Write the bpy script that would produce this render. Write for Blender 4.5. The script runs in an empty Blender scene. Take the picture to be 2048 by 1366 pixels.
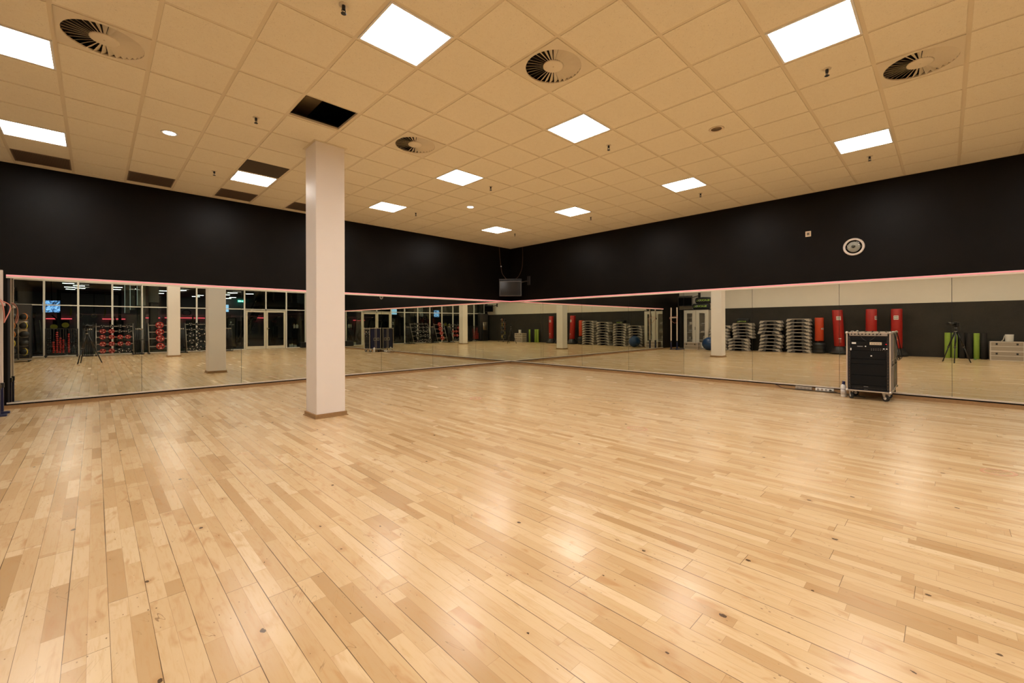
import bpy, math, random
from mathutils import Vector, Matrix, Euler
C = bpy.context.scene
COL = C.collection
PI = math.pi
R = math.radians

# ------------------------------------------------------------------ camera
CAM = Vector((-9.372, -9.634, 1.212))
YAW, ROLL, FPX = 0.7952, -0.0027, 850.8
f = Vector((math.cos(YAW), math.sin(YAW), 0)); r = Vector((math.sin(YAW), -math.cos(YAW), 0)); u = Vector((0, 0, 1))
r2 = r * math.cos(ROLL) + u * math.sin(ROLL); u2 = u * math.cos(ROLL) - r * math.sin(ROLL)
cd = bpy.data.cameras.new('camera'); cam = bpy.data.objects.new('camera', cd); COL.objects.link(cam)
M = Matrix((r2, u2, -f)).transposed().to_4x4(); M.translation = CAM
cam.matrix_world = M
cd.sensor_width = 36; cd.lens = 36 * FPX / 2048; cd.shift_x = -1.13 / 2048; cd.shift_y = -32.6 / 2048
cd.clip_start = 0.02; cd.clip_end = 200
C.camera = cam

# ------------------------------------------------------------------ world, exposure
w = bpy.data.worlds.new('world'); C.world = w; w.use_nodes = True
w.node_tree.nodes['Background'].inputs[0].default_value = (0.01, 0.01, 0.012, 1)
w.node_tree.nodes['Background'].inputs[1].default_value = 0.15
C.view_settings.view_transform = 'Standard'; C.view_settings.look = 'None'
C.view_settings.gamma = 1; C.view_settings.use_curve_mapping = False
C.view_settings.exposure = 0.0
PANEL_L = 30.0      # radiance of the ceiling light panels
cy = C.cycles
cy.use_denoising = True
cy.max_bounces = 12; cy.diffuse_bounces = 4; cy.glossy_bounces = 8; cy.transparent_max_bounces = 16
cy.caustics_reflective = True; cy.caustics_refractive = False
cy.sample_clamp_indirect = 6.0

# ------------------------------------------------------------------ materials
MATS = {}
def newmat(name):
    m = bpy.data.materials.new(name); m.use_nodes = True
    return m, m.node_tree, m.node_tree.nodes['Principled BSDF']
def mat(name, col, rough=0.5, metal=0.0, spec=0.5, noise=0.0, nscale=40, bump=0.0, emis=None, estr=0.0, coat=0.0):
    if name in MATS: return MATS[name]
    m, nt, b = newmat(name)
    b.inputs['Base Color'].default_value = (*col, 1)
    b.inputs['Roughness'].default_value = rough; b.inputs['Metallic'].default_value = metal
    b.inputs['Specular IOR Level'].default_value = spec; b.inputs['Coat Weight'].default_value = coat
    if emis: b.inputs['Emission Color'].default_value = (*emis, 1); b.inputs['Emission Strength'].default_value = estr
    if noise or bump:
        tc = nt.nodes.new('ShaderNodeTexCoord'); n = nt.nodes.new('ShaderNodeTexNoise')
        n.inputs['Scale'].default_value = nscale; n.inputs['Detail'].default_value = 4
        nt.links.new(tc.outputs['Object'], n.inputs['Vector'])
        if noise:
            mx = nt.nodes.new('ShaderNodeMix'); mx.data_type = 'RGBA'; mx.blend_type = 'MULTIPLY'
            mx.inputs[0].default_value = 1
            rmp = nt.nodes.new('ShaderNodeMapRange')
            rmp.inputs['To Min'].default_value = 1 - noise; rmp.inputs['To Max'].default_value = 1 + noise
            nt.links.new(n.outputs['Fac'], rmp.inputs['Value'])
            mx.inputs[6].default_value = (*col, 1); nt.links.new(rmp.outputs[0], mx.inputs[7])
            nt.links.new(mx.outputs[2], b.inputs['Base Color'])
        if bump:
            bp = nt.nodes.new('ShaderNodeBump'); bp.inputs['Strength'].default_value = bump; bp.inputs['Distance'].default_value = 0.002
            nt.links.new(n.outputs['Fac'], bp.inputs['Height']); nt.links.new(bp.outputs[0], b.inputs['Normal'])
    MATS[name] = m
    return m

class NG:
    """tiny node-graph helper"""
    def __init__(s, nt): s.nt = nt
    def v(s, x, sock):
        if isinstance(x, (int, float)): sock.default_value = x
        elif isinstance(x, tuple): sock.default_value = x
        else: s.nt.links.new(x, sock)
    def m(s, op, a, b=None, c=None, clamp=False):
        n = s.nt.nodes.new('ShaderNodeMath'); n.operation = op; n.use_clamp = clamp
        s.v(a, n.inputs[0])
        if b is not None: s.v(b, n.inputs[1])
        if c is not None: s.v(c, n.inputs[2])
        return n.outputs[0]
    def xyz(s, x, y, z=0.0):
        n = s.nt.nodes.new('ShaderNodeCombineXYZ')
        for i, q in enumerate((x, y, z)): s.v(q, n.inputs[i])
        return n.outputs[0]
    def white(s, vec):
        n = s.nt.nodes.new('ShaderNodeTexWhiteNoise'); n.noise_dimensions = '3D'; s.nt.links.new(vec, n.inputs['Vector'])
        return n.outputs['Value'], n.outputs['Color']
    def noise(s, vec, scale, detail=3, rough=0.5, dist=0.0):
        n = s.nt.nodes.new('ShaderNodeTexNoise'); s.nt.links.new(vec, n.inputs['Vector'])
        n.inputs['Scale'].default_value = scale; n.inputs['Detail'].default_value = detail
        n.inputs['Roughness'].default_value = rough; n.inputs['Distortion'].default_value = dist
        return n.outputs['Fac']
    def mix(s, fac, a, b, mode='MIX'):
        n = s.nt.nodes.new('ShaderNodeMix'); n.data_type = 'RGBA'; n.blend_type = mode
        s.v(fac, n.inputs[0]); s.v(a, n.inputs[6]); s.v(b, n.inputs[7])
        return n.outputs[2]
    def ramp(s, x, stops):
        n = s.nt.nodes.new('ShaderNodeValToRGB'); s.nt.links.new(x, n.inputs[0])
        e = n.color_ramp.elements
        e[0].position, e[0].color = stops[0][0], (*stops[0][1], 1)
        e[1].position, e[1].color = stops[-1][0], (*stops[-1][1], 1)
        for p, c in stops[1:-1]:
            k = e.new(p); k.color = (*c, 1)
        return n.outputs[0]
    def step(s, x, lo, hi):
        n = s.nt.nodes.new('ShaderNodeMapRange'); s.nt.links.new(x, n.inputs[0])
        n.inputs[1].default_value = lo; n.inputs[2].default_value = hi; n.interpolation_type = 'SMOOTHSTEP'
        return n.outputs[0]

def floor_material():
    m, nt, b = newmat('maple_sports_parquet'); g = NG(nt)
    tc = nt.nodes.new('ShaderNodeTexCoord'); sp = nt.nodes.new('ShaderNodeSeparateXYZ')
    nt.links.new(tc.outputs['Object'], sp.inputs[0]); X, Y = sp.outputs[0], sp.outputs[1]
    Wd = 0.0635
    U = g.m('DIVIDE', g.m('ADD', X, 9.461 + Wd * 400), Wd)
    s = g.m('FLOOR', U); fu = g.m('FRACT', U)
    brd = g.m('FLOOR', g.m('DIVIDE', U, 2)); fb = g.m('FRACT', g.m('DIVIDE', U, 2))
    r1, _ = g.white(g.xyz(s, 3.1, 0.5)); r2_, _ = g.white(g.xyz(brd, 9.7, 2.5))
    Ln = g.m('ADD', 0.42, g.m('MULTIPLY', r1, 0.35))
    V = g.m('DIVIDE', g.m('ADD', g.m('ADD', Y, 60), g.m('MULTIPLY', r1, 7.0)), Ln)
    # long boards
    VB = g.m('DIVIDE', g.m('ADD', g.m('ADD', Y, 60), g.m('MULTIPLY', r2_, 5.0)), 1.85)
    bi = g.m('FLOOR', VB); fv = g.m('FRACT', VB)
    iv = g.m('ADD', g.m('FLOOR', V), g.m('MULTIPLY', bi, 31))
    pr, pc = g.white(g.xyz(s, iv, 1.5))
    pr2, _ = g.white(g.xyz(iv, s, 7.5))
    base = g.ramp(pr, [(0.0, (0.47, 0.30, 0.14)), (0.12, (0.565, 0.385, 0.195)), (0.4, (0.625, 0.448, 0.245)), (0.8, (0.665, 0.49, 0.28)), (1.0, (0.715, 0.55, 0.335))])
    # grain, different in every piece
    gv = g.xyz(g.m('MULTIPLY', X, 1.0), g.m('MULTIPLY', Y, 0.10), g.m('MULTIPLY', pr2, 50))
    gr = g.noise(gv, 75, 5, 0.6, 0.6)
    base = g.mix(g.m('MULTIPLY', g.step(gr, 0.45, 0.75), 0.35), base, (0.50, 0.27, 0.10, 1))
    cloud = g.noise(g.xyz(X, g.m('MULTIPLY', Y, 0.35), g.m('MULTIPLY', pr2, 20)), 9, 3, 0.5, 1.2)
    base = g.mix(g.m('MULTIPLY', g.step(cloud, 0.56, 0.76), 0.55), base, (0.44, 0.22, 0.075, 1))
    # knots
    def vor(vec, scale, rnd=1.0):
        n = nt.nodes.new('ShaderNodeTexVoronoi'); nt.links.new(vec, n.inputs['Vector']); n.inputs['Scale'].default_value = scale; n.voronoi_dimensions = '2D'
        n.inputs['Randomness'].default_value = rnd
        return n.outputs['Distance'], n.outputs['Color']
    wob = g.noise(g.xyz(X, Y, 0.0), 60, 2)
    kd, kc = vor(g.xyz(g.m('ADD', X, g.m('MULTIPLY', wob, 0.012)), g.m('ADD', g.m('MULTIPLY', Y, 0.7), g.m('MULTIPLY', wob, 0.012)), 0.0), 3.6)
    ks = nt.nodes.new('ShaderNodeSeparateColor'); nt.links.new(kc, ks.inputs[0])
    ksz = g.m('MULTIPLY', g.m('MULTIPLY', ks.outputs[0], ks.outputs[0]), 0.040)
    exist = g.m('GREATER_THAN', ks.outputs[1], 0.35)
    knot = g.m('MULTIPLY', g.m('LESS_THAN', kd, ksz), exist)
    halo = g.m('MULTIPLY', g.m('MULTIPLY', g.m('SUBTRACT', 1.0, g.step(kd, 0.015, 0.14)), exist), ks.outputs[2])
    base = g.mix(g.m('MULTIPLY', halo, 0.45), base, (0.40, 0.19, 0.06, 1))
    base = g.mix(g.m('MULTIPLY', knot, 0.9), base, (0.03, 0.013, 0.005, 1))
    # small specks and scratches
    sd, sc_ = vor(g.xyz(X, g.m('MULTIPLY', Y, 0.5), 3.0), 38)
    ss = nt.nodes.new('ShaderNodeSeparateColor'); nt.links.new(sc_, ss.inputs[0])
    area = g.step(g.noise(g.xyz(X, Y, 5.0), 1.6, 2), 0.44, 0.62)
    speck = g.m('MULTIPLY', g.m('LESS_THAN', sd, g.m('MULTIPLY', ss.outputs[2], 0.11)), g.m('GREATER_THAN', ss.outputs[0], 0.80))
    base = g.mix(g.m('MULTIPLY', g.m('MULTIPLY', speck, area), 0.75), base, (0.10, 0.045, 0.018, 1))
    def scratch(ang, off, sc1):
        rx = g.m('ADD', g.m('MULTIPLY', X, math.cos(ang)), g.m('MULTIPLY', Y, math.sin(ang)))
        ry = g.m('SUBTRACT', g.m('MULTIPLY', Y, math.cos(ang)), g.m('MULTIPLY', X, math.sin(ang)))
        n = g.noise(g.xyz(g.m('MULTIPLY', rx, 1.0), g.m('MULTIPLY', ry, 0.10), off), sc1, 1, 0.5, 0.4)
        msk = g.noise(g.xyz(rx, ry, off + 3), 3.0, 1)
        return g.m('MULTIPLY', g.m('LESS_THAN', g.m('ABSOLUTE', g.m('SUBTRACT', n, 0.36)), 0.0035), g.step(msk, 0.58, 0.64))
    sc_all = g.m('MAXIMUM', scratch(0.35, 1.0, 26), scratch(-0.5, 8.0, 30))
    base = g.mix(g.m('MULTIPLY', sc_all, 0.6), base, (0.16, 0.08, 0.03, 1))
    # joints
    dstrip = g.m('MULTIPLY', g.m('MINIMUM', fu, g.m('SUBTRACT', 1.0, fu)), Wd)
    dboard = g.m('MULTIPLY', g.m('MINIMUM', fb, g.m('SUBTRACT', 1.0, fb)), Wd * 2)
    dend = g.m('MULTIPLY', g.m('MINIMUM', fv, g.m('SUBTRACT', 1.0, fv)), 1.85)
    V_f = g.m('FRACT', V); dpe = g.m('MULTIPLY', g.m('MINIMUM', V_f, g.m('SUBTRACT', 1.0, V_f)), Ln)
    dark = g.noise(g.xyz(X, g.m('MULTIPLY', Y, 0.25), 11.0), 4, 3)
    wdt = g.m('ADD', 0.0007, g.m('MULTIPLY', g.step(dark, 0.4, 0.7), 0.0014))
    l1 = g.m('LESS_THAN', dboard, wdt); l2 = g.m('LESS_THAN', dend, 0.0011)
    l3 = g.m('LESS_THAN', dstrip, 0.0006); l4 = g.m('LESS_THAN', dpe, 0.0007)
    base = g.mix(g.m('MULTIPLY', g.m('MAXIMUM', l3, l4), 0.45), base, (0.22, 0.11, 0.04, 1))
    base = g.mix(g.m('MULTIPLY', g.m('MAXIMUM', l1, l2), 0.85), base, (0.07, 0.035, 0.014, 1))
    # worn large-scale tone
    wear = g.noise(g.xyz(X, Y, 20.0), 0.5, 3)
    base = g.mix(g.m('MULTIPLY', g.step(wear, 0.35, 0.7), 0.12), base, (0.82, 0.62, 0.38, 1))
    nt.links.new(base, b.inputs['Base Color'])
    rg = g.m('ADD', 0.225, g.m('MULTIPLY', pr2, 0.05))
    nt.links.new(rg, b.inputs['Roughness'])
    b.inputs['Specular IOR Level'].default_value = 0.5; b.inputs['IOR'].default_value = 1.43
    bp = nt.nodes.new('ShaderNodeBump'); bp.inputs['Strength'].default_value = 0.35; bp.inputs['Distance'].default_value = 0.0012
    h = g.m('ADD', g.m('MULTIPLY', g.noise(g.xyz(X, g.m('MULTIPLY', Y, 0.4), 2.0), 14, 2), 0.8), g.m('MULTIPLY', l1, -1.0))
    # every board lies at its own tiny tilt, so reflections break from board to board
    t1, _ = g.white(g.xyz(brd, bi, 4.5)); t2, _ = g.white(g.xyz(brd, bi, 8.5))
    geo = nt.nodes.new('ShaderNodeNewGeometry'); va = nt.nodes.new('ShaderNodeVectorMath'); va.operation = 'ADD'
    nt.links.new(geo.outputs['Normal'], va.inputs[0])
    nt.links.new(g.xyz(g.m('MULTIPLY', g.m('SUBTRACT', t1, 0.5), 0.022), g.m('MULTIPLY', g.m('SUBTRACT', t2, 0.5), 0.010), 0.0), va.inputs[1])
    vn = nt.nodes.new('ShaderNodeVectorMath'); vn.operation = 'NORMALIZE'; nt.links.new(va.outputs[0], vn.inputs[0])
    nt.links.new(vn.outputs[0], bp.inputs['Normal'])
    nt.links.new(h, bp.inputs['Height']); nt.links.new(bp.outputs[0], b.inputs['Normal'])
    return m

def tile_material():
    m, nt, b = newmat('mineral_fibre_tile'); g = NG(nt)
    tc = nt.nodes.new('ShaderNodeTexCoord'); P = tc.outputs['Object']
    n1 = g.noise(P, 110, 3, 0.6, 1.5)
    n2 = g.noise(P, 22, 3, 0.6)
    pit = g.m('SUBTRACT', 1.0, g.step(n1, 0.30, 0.40))
    base = g.mix(g.m('MULTIPLY', pit, 0.55), (0.88, 0.79, 0.60, 1), (0.36, 0.27, 0.16, 1))
    base = g.mix(g.m('MULTIPLY', g.step(n2, 0.4, 0.7), 0.14), base, (0.76, 0.64, 0.44, 1))
    nt.links.new(base, b.inputs['Base Color'])
    b.inputs['Roughness'].default_value = 0.9; b.inputs['Specular IOR Level'].default_value = 0.2
    bp = nt.nodes.new('ShaderNodeBump'); bp.inputs['Strength'].default_value = 0.4; bp.inputs['Distance'].default_value = 0.002
    nt.links.new(n1, bp.inputs['Height']); nt.links.new(bp.outputs[0], b.inputs['Normal'])
    return m

def glass_material():
    m = bpy.data.materials.new('clear_glass'); m.use_nodes = True; nt = m.node_tree
    nt.nodes.remove(nt.nodes['Principled BSDF']); out = nt.nodes['Material Output']
    t = nt.nodes.new('ShaderNodeBsdfTransparent'); t.inputs[0].default_value = (0.88, 0.93, 0.91, 1)
    gl = nt.nodes.new('ShaderNodeBsdfGlossy'); gl.inputs['Roughness'].default_value = 0.0
    fr = nt.nodes.new('ShaderNodeFresnel'); fr.inputs[0].default_value = 1.45
    mx = nt.nodes.new('ShaderNodeMixShader')
    nt.links.new(fr.outputs[0], mx.inputs[0]); nt.links.new(t.outputs[0], mx.inputs[1]); nt.links.new(gl.outputs[0], mx.inputs[2])
    nt.links.new(mx.outputs[0], out.inputs[0])
    return m

def mirror_material():
    m = bpy.data.materials.new('mirror_silver'); m.use_nodes = True; nt = m.node_tree
    nt.nodes.remove(nt.nodes['Principled BSDF']); out = nt.nodes['Material Output']
    gl = nt.nodes.new('ShaderNodeBsdfGlossy'); gl.inputs['Roughness'].default_value = 0.0
    gl.inputs['Color'].default_value = (0.73, 0.735, 0.63, 1)
    nt.links.new(gl.outputs[0], out.inputs[0])
    return m

def black_paint():
    m, nt, b = newmat('black_wall_paint'); g = NG(nt)
    tc = nt.nodes.new('ShaderNodeTexCoord'); P = tc.outputs['Object']
    n = g.noise(P, 2.0, 4); n2 = g.noise(P, 260, 2)
    base = g.mix(g.step(n, 0.3, 0.7), (0.0042, 0.0030, 0.0021, 1), (0.0066, 0.0047, 0.0033, 1))
    nt.links.new(base, b.inputs['Base Color']); b.inputs['Roughness'].default_value = 0.38
    b.inputs['Specular IOR Level'].default_value = 0.12
    bp = nt.nodes.new('ShaderNodeBump'); bp.inputs['Strength'].default_value = 0.25; bp.inputs['Distance'].default_value = 0.002
    nt.links.new(n2, bp.inputs['Height']); nt.links.new(bp.outputs[0], b.inputs['Normal'])
    return m

def dado_material():
    m, nt, b = newmat('dark_rubber_dado'); g = NG(nt)
    tc = nt.nodes.new('ShaderNodeTexCoord'); P = tc.outputs['Object']
    n = g.noise(P, 1.3, 4, 0.6); n2 = g.noise(P, 90, 3)
    sc = g.m('MULTIPLY', g.step(g.noise(P, 7, 5, 0.7, 2.0), 0.66, 0.74), 0.35)
    base = g.mix(g.step(n, 0.3, 0.7), (0.018, 0.0145, 0.010, 1), (0.028, 0.023, 0.017, 1))
    base = g.mix(g.m('MULTIPLY', g.step(n2, 0.5, 0.7), 0.4), base, (0.055, 0.045, 0.035, 1))
    base = g.mix(sc, base, (0.10, 0.085, 0.07, 1))
    nt.links.new(base, b.inputs['Base Color']); b.inputs['Roughness'].default_value = 0.75
    return m

def screen_material():
    m, nt, b = newmat('television_picture'); g = NG(nt)
    tc = nt.nodes.new('ShaderNodeTexCoord'); P = tc.outputs['Object']
    n = g.noise(P, 9, 4, 0.7, 1.5)
    col = g.ramp(n, [(0.42, (0.01, 0.02, 0.04)), (0.5, (0.10, 0.28, 0.75)), (0.62, (0.35, 0.62, 1.0))])
    b.inputs['Base Color'].default_value = (0, 0, 0, 1)
    nt.links.new(col, b.inputs['Emission Color']); b.inputs['Emission Strength'].default_value = 2.2
    return m

def emit(name, col, s):
    if name in MATS: return MATS[name]
    m = bpy.data.materials.new(name); m.use_nodes = True; nt = m.node_tree
    nt.nodes.remove(nt.nodes['Principled BSDF'])
    e = nt.nodes.new('ShaderNodeEmission'); e.inputs[0].default_value = (*col, 1); e.inputs[1].default_value = s
    nt.links.new(e.outputs[0], nt.nodes['Material Output'].inputs[0]); MATS[name] = m
    return m

FLOOR, TILE, GLASS, MIRROR, BLACKW, DADO, SCREEN = floor_material(), tile_material(), glass_material(), mirror_material(), black_paint(), dado_material(), screen_material()
WHITEW = mat('cream_wall_paint', (0.78, 0.72, 0.63), 0.7, noise=0.04, nscale=3)
PILLAR = mat('pillar_paint', (0.89, 0.83, 0.78), 0.42, noise=0.02, nscale=5, bump=0.1)
BARS = mat('ceiling_grid_paint', (0.76, 0.65, 0.46), 0.6)
BEIGE = mat('beige_enamel', (0.80, 0.70, 0.55), 0.45)
WOODTRIM = mat('beech_skirting', (0.36, 0.21, 0.09), 0.45, noise=0.2, nscale=30)
ALU = mat('brushed_aluminium', (0.62, 0.58, 0.54), 0.35, 0.9)
ALUL = mat('pale_aluminium_edge', (0.78, 0.70, 0.62), 0.4, 0.5)
FRAMEW = mat('white_window_frame', (0.80, 0.77, 0.70), 0.45)
BLACK = mat('black_plastic', (0.012, 0.011, 0.011), 0.4)
RUBBER = mat('black_rubber', (0.010, 0.010, 0.010), 0.55)
DARKM = mat('dark_steel', (0.05, 0.045, 0.04), 0.4, 0.6)
STEEL = mat('grey_steel_tube', (0.34, 0.31, 0.27), 0.35, 0.8)
CHROME = mat('chrome', (0.75, 0.73, 0.70), 0.15, 1.0)
NAVY = mat('navy_laminate', (0.012, 0.016, 0.055), 0.35, noise=0.1, nscale=60)
WHITEP = mat('white_plastic', (0.82, 0.80, 0.76), 0.4)
REDV = mat('red_vinyl', (0.38, 0.016, 0.012), 0.4, noise=0.1, nscale=12)
ORANGEV = mat('orange_red_vinyl', (0.52, 0.055, 0.015), 0.4, noise=0.1, nscale=12)
REDP = mat('red_rubber_plate', (0.42, 0.02, 0.015), 0.38)
GREYP = mat('grey_step_plastic', (0.42, 0.37, 0.31), 0.6, noise=0.08, nscale=25)
DGREY = mat('dark_grey_plastic', (0.055, 0.048, 0.045), 0.5)
GREENM = mat('green_foam', (0.25, 0.36, 0.045), 0.8, noise=0.2, nscale=30, bump=0.4)
BLUEB = mat('blue_gym_ball', (0.012, 0.045, 0.13), 0.32)
CABW = mat('cabinet_lacquer', (0.66, 0.61, 0.52), 0.45)
LIME = mat('lime_print', (0.45, 0.68, 0.10), 0.5)
YELLOW = mat('yellow_rubber', (0.60, 0.46, 0.04), 0.5)
ORANGE = mat('orange_rubber', (0.62, 0.20, 0.03), 0.5)
PINKL = emit('pink_led', (1.0, 0.27, 0.28), 1.25)
PANELM = emit('light_diffuser', (1.0, 0.93, 0.86), PANEL_L)

# ------------------------------------------------------------------ mesh helpers
class MB:
    def __init__(s): s.v = []; s.f = []; s.mi = []; s.mats = []; s.sm = []
    def mati(s, m):
        if m not in s.mats: s.mats.append(m)
        return s.mats.index(m)
    def add(s, vs, fs, m=None, M=None, smooth=False):
        b = len(s.v); k = s.mati(m)
        for q in vs:
            q = Vector(q)
            s.v.append(M @ q if M is not None else q)
        for q in fs: s.f.append([b + i for i in q]); s.mi.append(k); s.sm.append(smooth)
        return s
    def box(s, lo, hi, m=None, M=None, bev=0.0):
        x0, y0, z0 = lo; x1, y1, z1 = hi
        if bev > 0:
            e = min(bev, (x1 - x0) * .49, (y1 - y0) * .49, (z1 - z0) * .49)
            vs = []; fs = []
            # chamfered box: three vertices per corner
            idx = {}
            for a in (0, 1):
                for b_ in (0, 1):
                    for c in (0, 1):
                        X, Y, Z = (x0, x1)[a], (y0, y1)[b_], (z0, z1)[c]
                        sx, sy, sz = (e, -e)[a], (e, -e)[b_], (e, -e)[c]
                        idx[a, b_, c, 'x'] = len(vs); vs.append((X, Y + sy, Z + sz))
                        idx[a, b_, c, 'y'] = len(vs); vs.append((X + sx, Y, Z + sz))
                        idx[a, b_, c, 'z'] = len(vs); vs.append((X + sx, Y + sy, Z))
                        tri = [idx[a, b_, c, k] for k in 'xyz']
                        fs.append(tri if (a + b_ + c) % 2 == 1 else tri[::-1])
            def I(a, b_, c, k): return idx[a, b_, c, k]
            fs += [[I(0,0,0,'x'),I(0,0,1,'x'),I(0,1,1,'x'),I(0,1,0,'x')],[I(1,0,0,'x'),I(1,1,0,'x'),I(1,1,1,'x'),I(1,0,1,'x')],
                   [I(0,0,0,'y'),I(1,0,0,'y'),I(1,0,1,'y'),I(0,0,1,'y')],[I(0,1,0,'y'),I(0,1,1,'y'),I(1,1,1,'y'),I(1,1,0,'y')],
                   [I(0,0,0,'z'),I(0,1,0,'z'),I(1,1,0,'z'),I(1,0,0,'z')],[I(0,0,1,'z'),I(1,0,1,'z'),I(1,1,1,'z'),I(0,1,1,'z')]]
            for c in (0, 1):
                for a, b_, k in ((0,1,0),(1,1,1)):
                    pass
            for p in (0, 1):
                for q in (0, 1):
                    o = (p + q) % 2
                    e1 = [I(0,p,q,'y'),I(1,p,q,'y'),I(1,p,q,'z'),I(0,p,q,'z')]; fs.append(e1 if o else e1[::-1])
                    e2 = [I(p,0,q,'z'),I(p,1,q,'z'),I(p,1,q,'x'),I(p,0,q,'x')]; fs.append(e2 if o else e2[::-1])
                    e3 = [I(p,q,0,'x'),I(p,q,1,'x'),I(p,q,1,'y'),I(p,q,0,'y')]; fs.append(e3 if o else e3[::-1])
            return s.add(vs, fs, m, M)
        vs = [(x0,y0,z0),(x1,y0,z0),(x1,y1,z0),(x0,y1,z0),(x0,y0,z1),(x1,y0,z1),(x1,y1,z1),(x0,y1,z1)]
        return s.add(vs, [(0,3,2,1),(4,5,6,7),(0,1,5,4),(1,2,6,5),(2,3,7,6),(3,0,4,7)], m, M)
    def cyl(s, p, q, r0, r1=None, n=16, m=None, M=None, caps=True, smooth=True):
        p, q = Vector(p), Vector(q); r1 = r0 if r1 is None else r1
        d = (q - p).normalized(); a = d.orthogonal().normalized(); b = d.cross(a)
        vs = []
        for c, rr in ((p, r0), (q, r1)):
            for i in range(n):
                t = 2 * PI * i / n; vs.append(c + a * (rr * math.cos(t)) + b * (rr * math.sin(t)))
        s.add(vs, [(i, (i + 1) % n, n + (i + 1) % n, n + i) for i in range(n)], m, M, smooth)
        if caps: s.add(vs, [tuple(range(n))[::-1], tuple(range(n, 2 * n))], m, M)
        return s
    def tube(s, pts, rad, n=8, m=None, M=None, closed=False, smooth=True):
        pts = [Vector(p) for p in pts]; vs = []; k = len(pts)
        a = None
        for i, p in enumerate(pts):
            if closed: d = (pts[(i + 1) % k] - pts[i - 1]).normalized()
            else: d = (pts[min(i + 1, k - 1)] - pts[max(i - 1, 0)]).normalized()
            if a is None: a = d.orthogonal().normalized()
            else: a = (a - d * a.dot(d)).normalized()
            b = d.cross(a)
            for j in range(n):
                t = 2 * PI * j / n; vs.append(p + a * (rad * math.cos(t)) + b * (rad * math.sin(t)))
        fs = []
        for i in range(k if closed else k - 1):
            i2 = (i + 1) % k
            for j in range(n):
                fs.append((i * n + j, i * n + (j + 1) % n, i2 * n + (j + 1) % n, i2 * n + j))
        if not closed: fs += [tuple(range(n))[::-1], tuple(range((k - 1) * n, k * n))]
        return s.add(vs, fs, m, M, smooth)
    def lathe(s, prof, n=24, m=None, M=None, smooth=True):
        """prof: (radius, z) from bottom to top around the z axis"""
        vs = []; fs = []
        for rr, z in prof:
            for i in range(n):
                t = 2 * PI * i / n; vs.append((rr * math.cos(t), rr * math.sin(t), z))
        for k in range(len(prof) - 1):
            for i in range(n):
                fs.append((k * n + i, k * n + (i + 1) % n, (k + 1) * n + (i + 1) % n, (k + 1) * n + i))
        if prof[0][0] > 1e-4: fs.append(tuple(range(n))[::-1])
        if prof[-1][0] > 1e-4: fs.append(tuple(range((len(prof) - 1) * n, len(prof) * n)))
        return s.add(vs, fs, m, M, smooth)
    def sphere(s, c, rad, m=None, n=20, k=12, sq=(1, 1, 1), M=None):
        vs = []; fs = []
        for j in range(k + 1):
            ph = PI * j / k
            for i in range(n):
                t = 2 * PI * i / n
                vs.append((c[0] + sq[0] * rad * math.sin(ph) * math.cos(t), c[1] + sq[1] * rad * math.sin(ph) * math.sin(t), c[2] - sq[2] * rad * math.cos(ph)))
        for j in range(k):
            for i in range(n):
                fs.append((j * n + i, j * n + (i + 1) % n, (j + 1) * n + (i + 1) % n, (j + 1) * n + i))
        return s.add(vs, fs, m, M, True)
    def prism(s, poly, a0, a1, axis=0, m=None, M=None):
        """extrude a 2D polygon along an axis; poly coordinates are the other two axes in order"""
        n = len(poly); vs = []
        for a in (a0, a1):
            for p in poly:
                q = list(p); q.insert(axis, a); vs.append(tuple(q))
        fs = [(i, (i + 1) % n, n + (i + 1) % n, n + i) for i in range(n)] + [tuple(range(n))[::-1], tuple(range(n, 2 * n))]
        return s.add(vs, fs, m, M)
    def build(s, name, m=None, parent=None, loc=None, rot=None, fix=True):
        me = bpy.data.meshes.new(name); me.from_pydata([tuple(q) for q in s.v], [], s.f)
        for k in s.mats: me.materials.append(k if k is not None else m)
        me.polygons.foreach_set('material_index', s.mi); me.polygons.foreach_set('use_smooth', s.sm)
        if fix:
            import bmesh
            bm = bmesh.new(); bm.from_mesh(me); bmesh.ops.remove_doubles(bm, verts=bm.verts, dist=1e-6)
            bmesh.ops.recalc_face_normals(bm, faces=bm.faces); bm.to_mesh(me); bm.free()
        me.update()
        o = bpy.data.objects.new(name, me); COL.objects.link(o)
        if parent is not None: o.parent = parent
        if loc is not None: o.location = loc
        if rot is not None: o.rotation_euler = rot
        return o

def tag(o, label=None, cat=None, group=None, kind=None):
    if label: o['label'] = label
    if cat: o['category'] = cat
    if group: o['group'] = group
    if kind: o['kind'] = kind
    return o
def struct(o, label=None):
    o['kind'] = 'structure'
    if label: o['label'] = label
    return o
def empty(name, loc=(0, 0, 0), rz=0.0):
    o = bpy.data.objects.new(name, None); COL.objects.link(o); o.location = loc; o.rotation_euler = (0, 0, rz); o.empty_display_size = 0.1
    return o
KIDS = {}
def copy_tree(o, parent=None):
    c = o.copy(); COL.objects.link(c)
    if parent is not None: c.parent = parent
    for ch in [x for x in o.children]: copy_tree(ch, c)
    return c
def place(o, loc, rz=None, rot=None):
    o.location = loc
    if rot is not None: o.rotation_euler = rot
    elif rz is not None: o.rotation_euler = (0, 0, rz)
    return o
ORD = 'first second third fourth fifth sixth seventh eighth ninth tenth eleventh twelfth thirteenth fourteenth fifteenth'.split()

# ------------------------------------------------------------------ room shell
X0, Y0, H = -12.15, -15.05, 3.62
T = 0.6; XR, YL = 7.0229, 14.2802
def lat(i, j): return ((i - XR) * T, (j - YL) * T)

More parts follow.
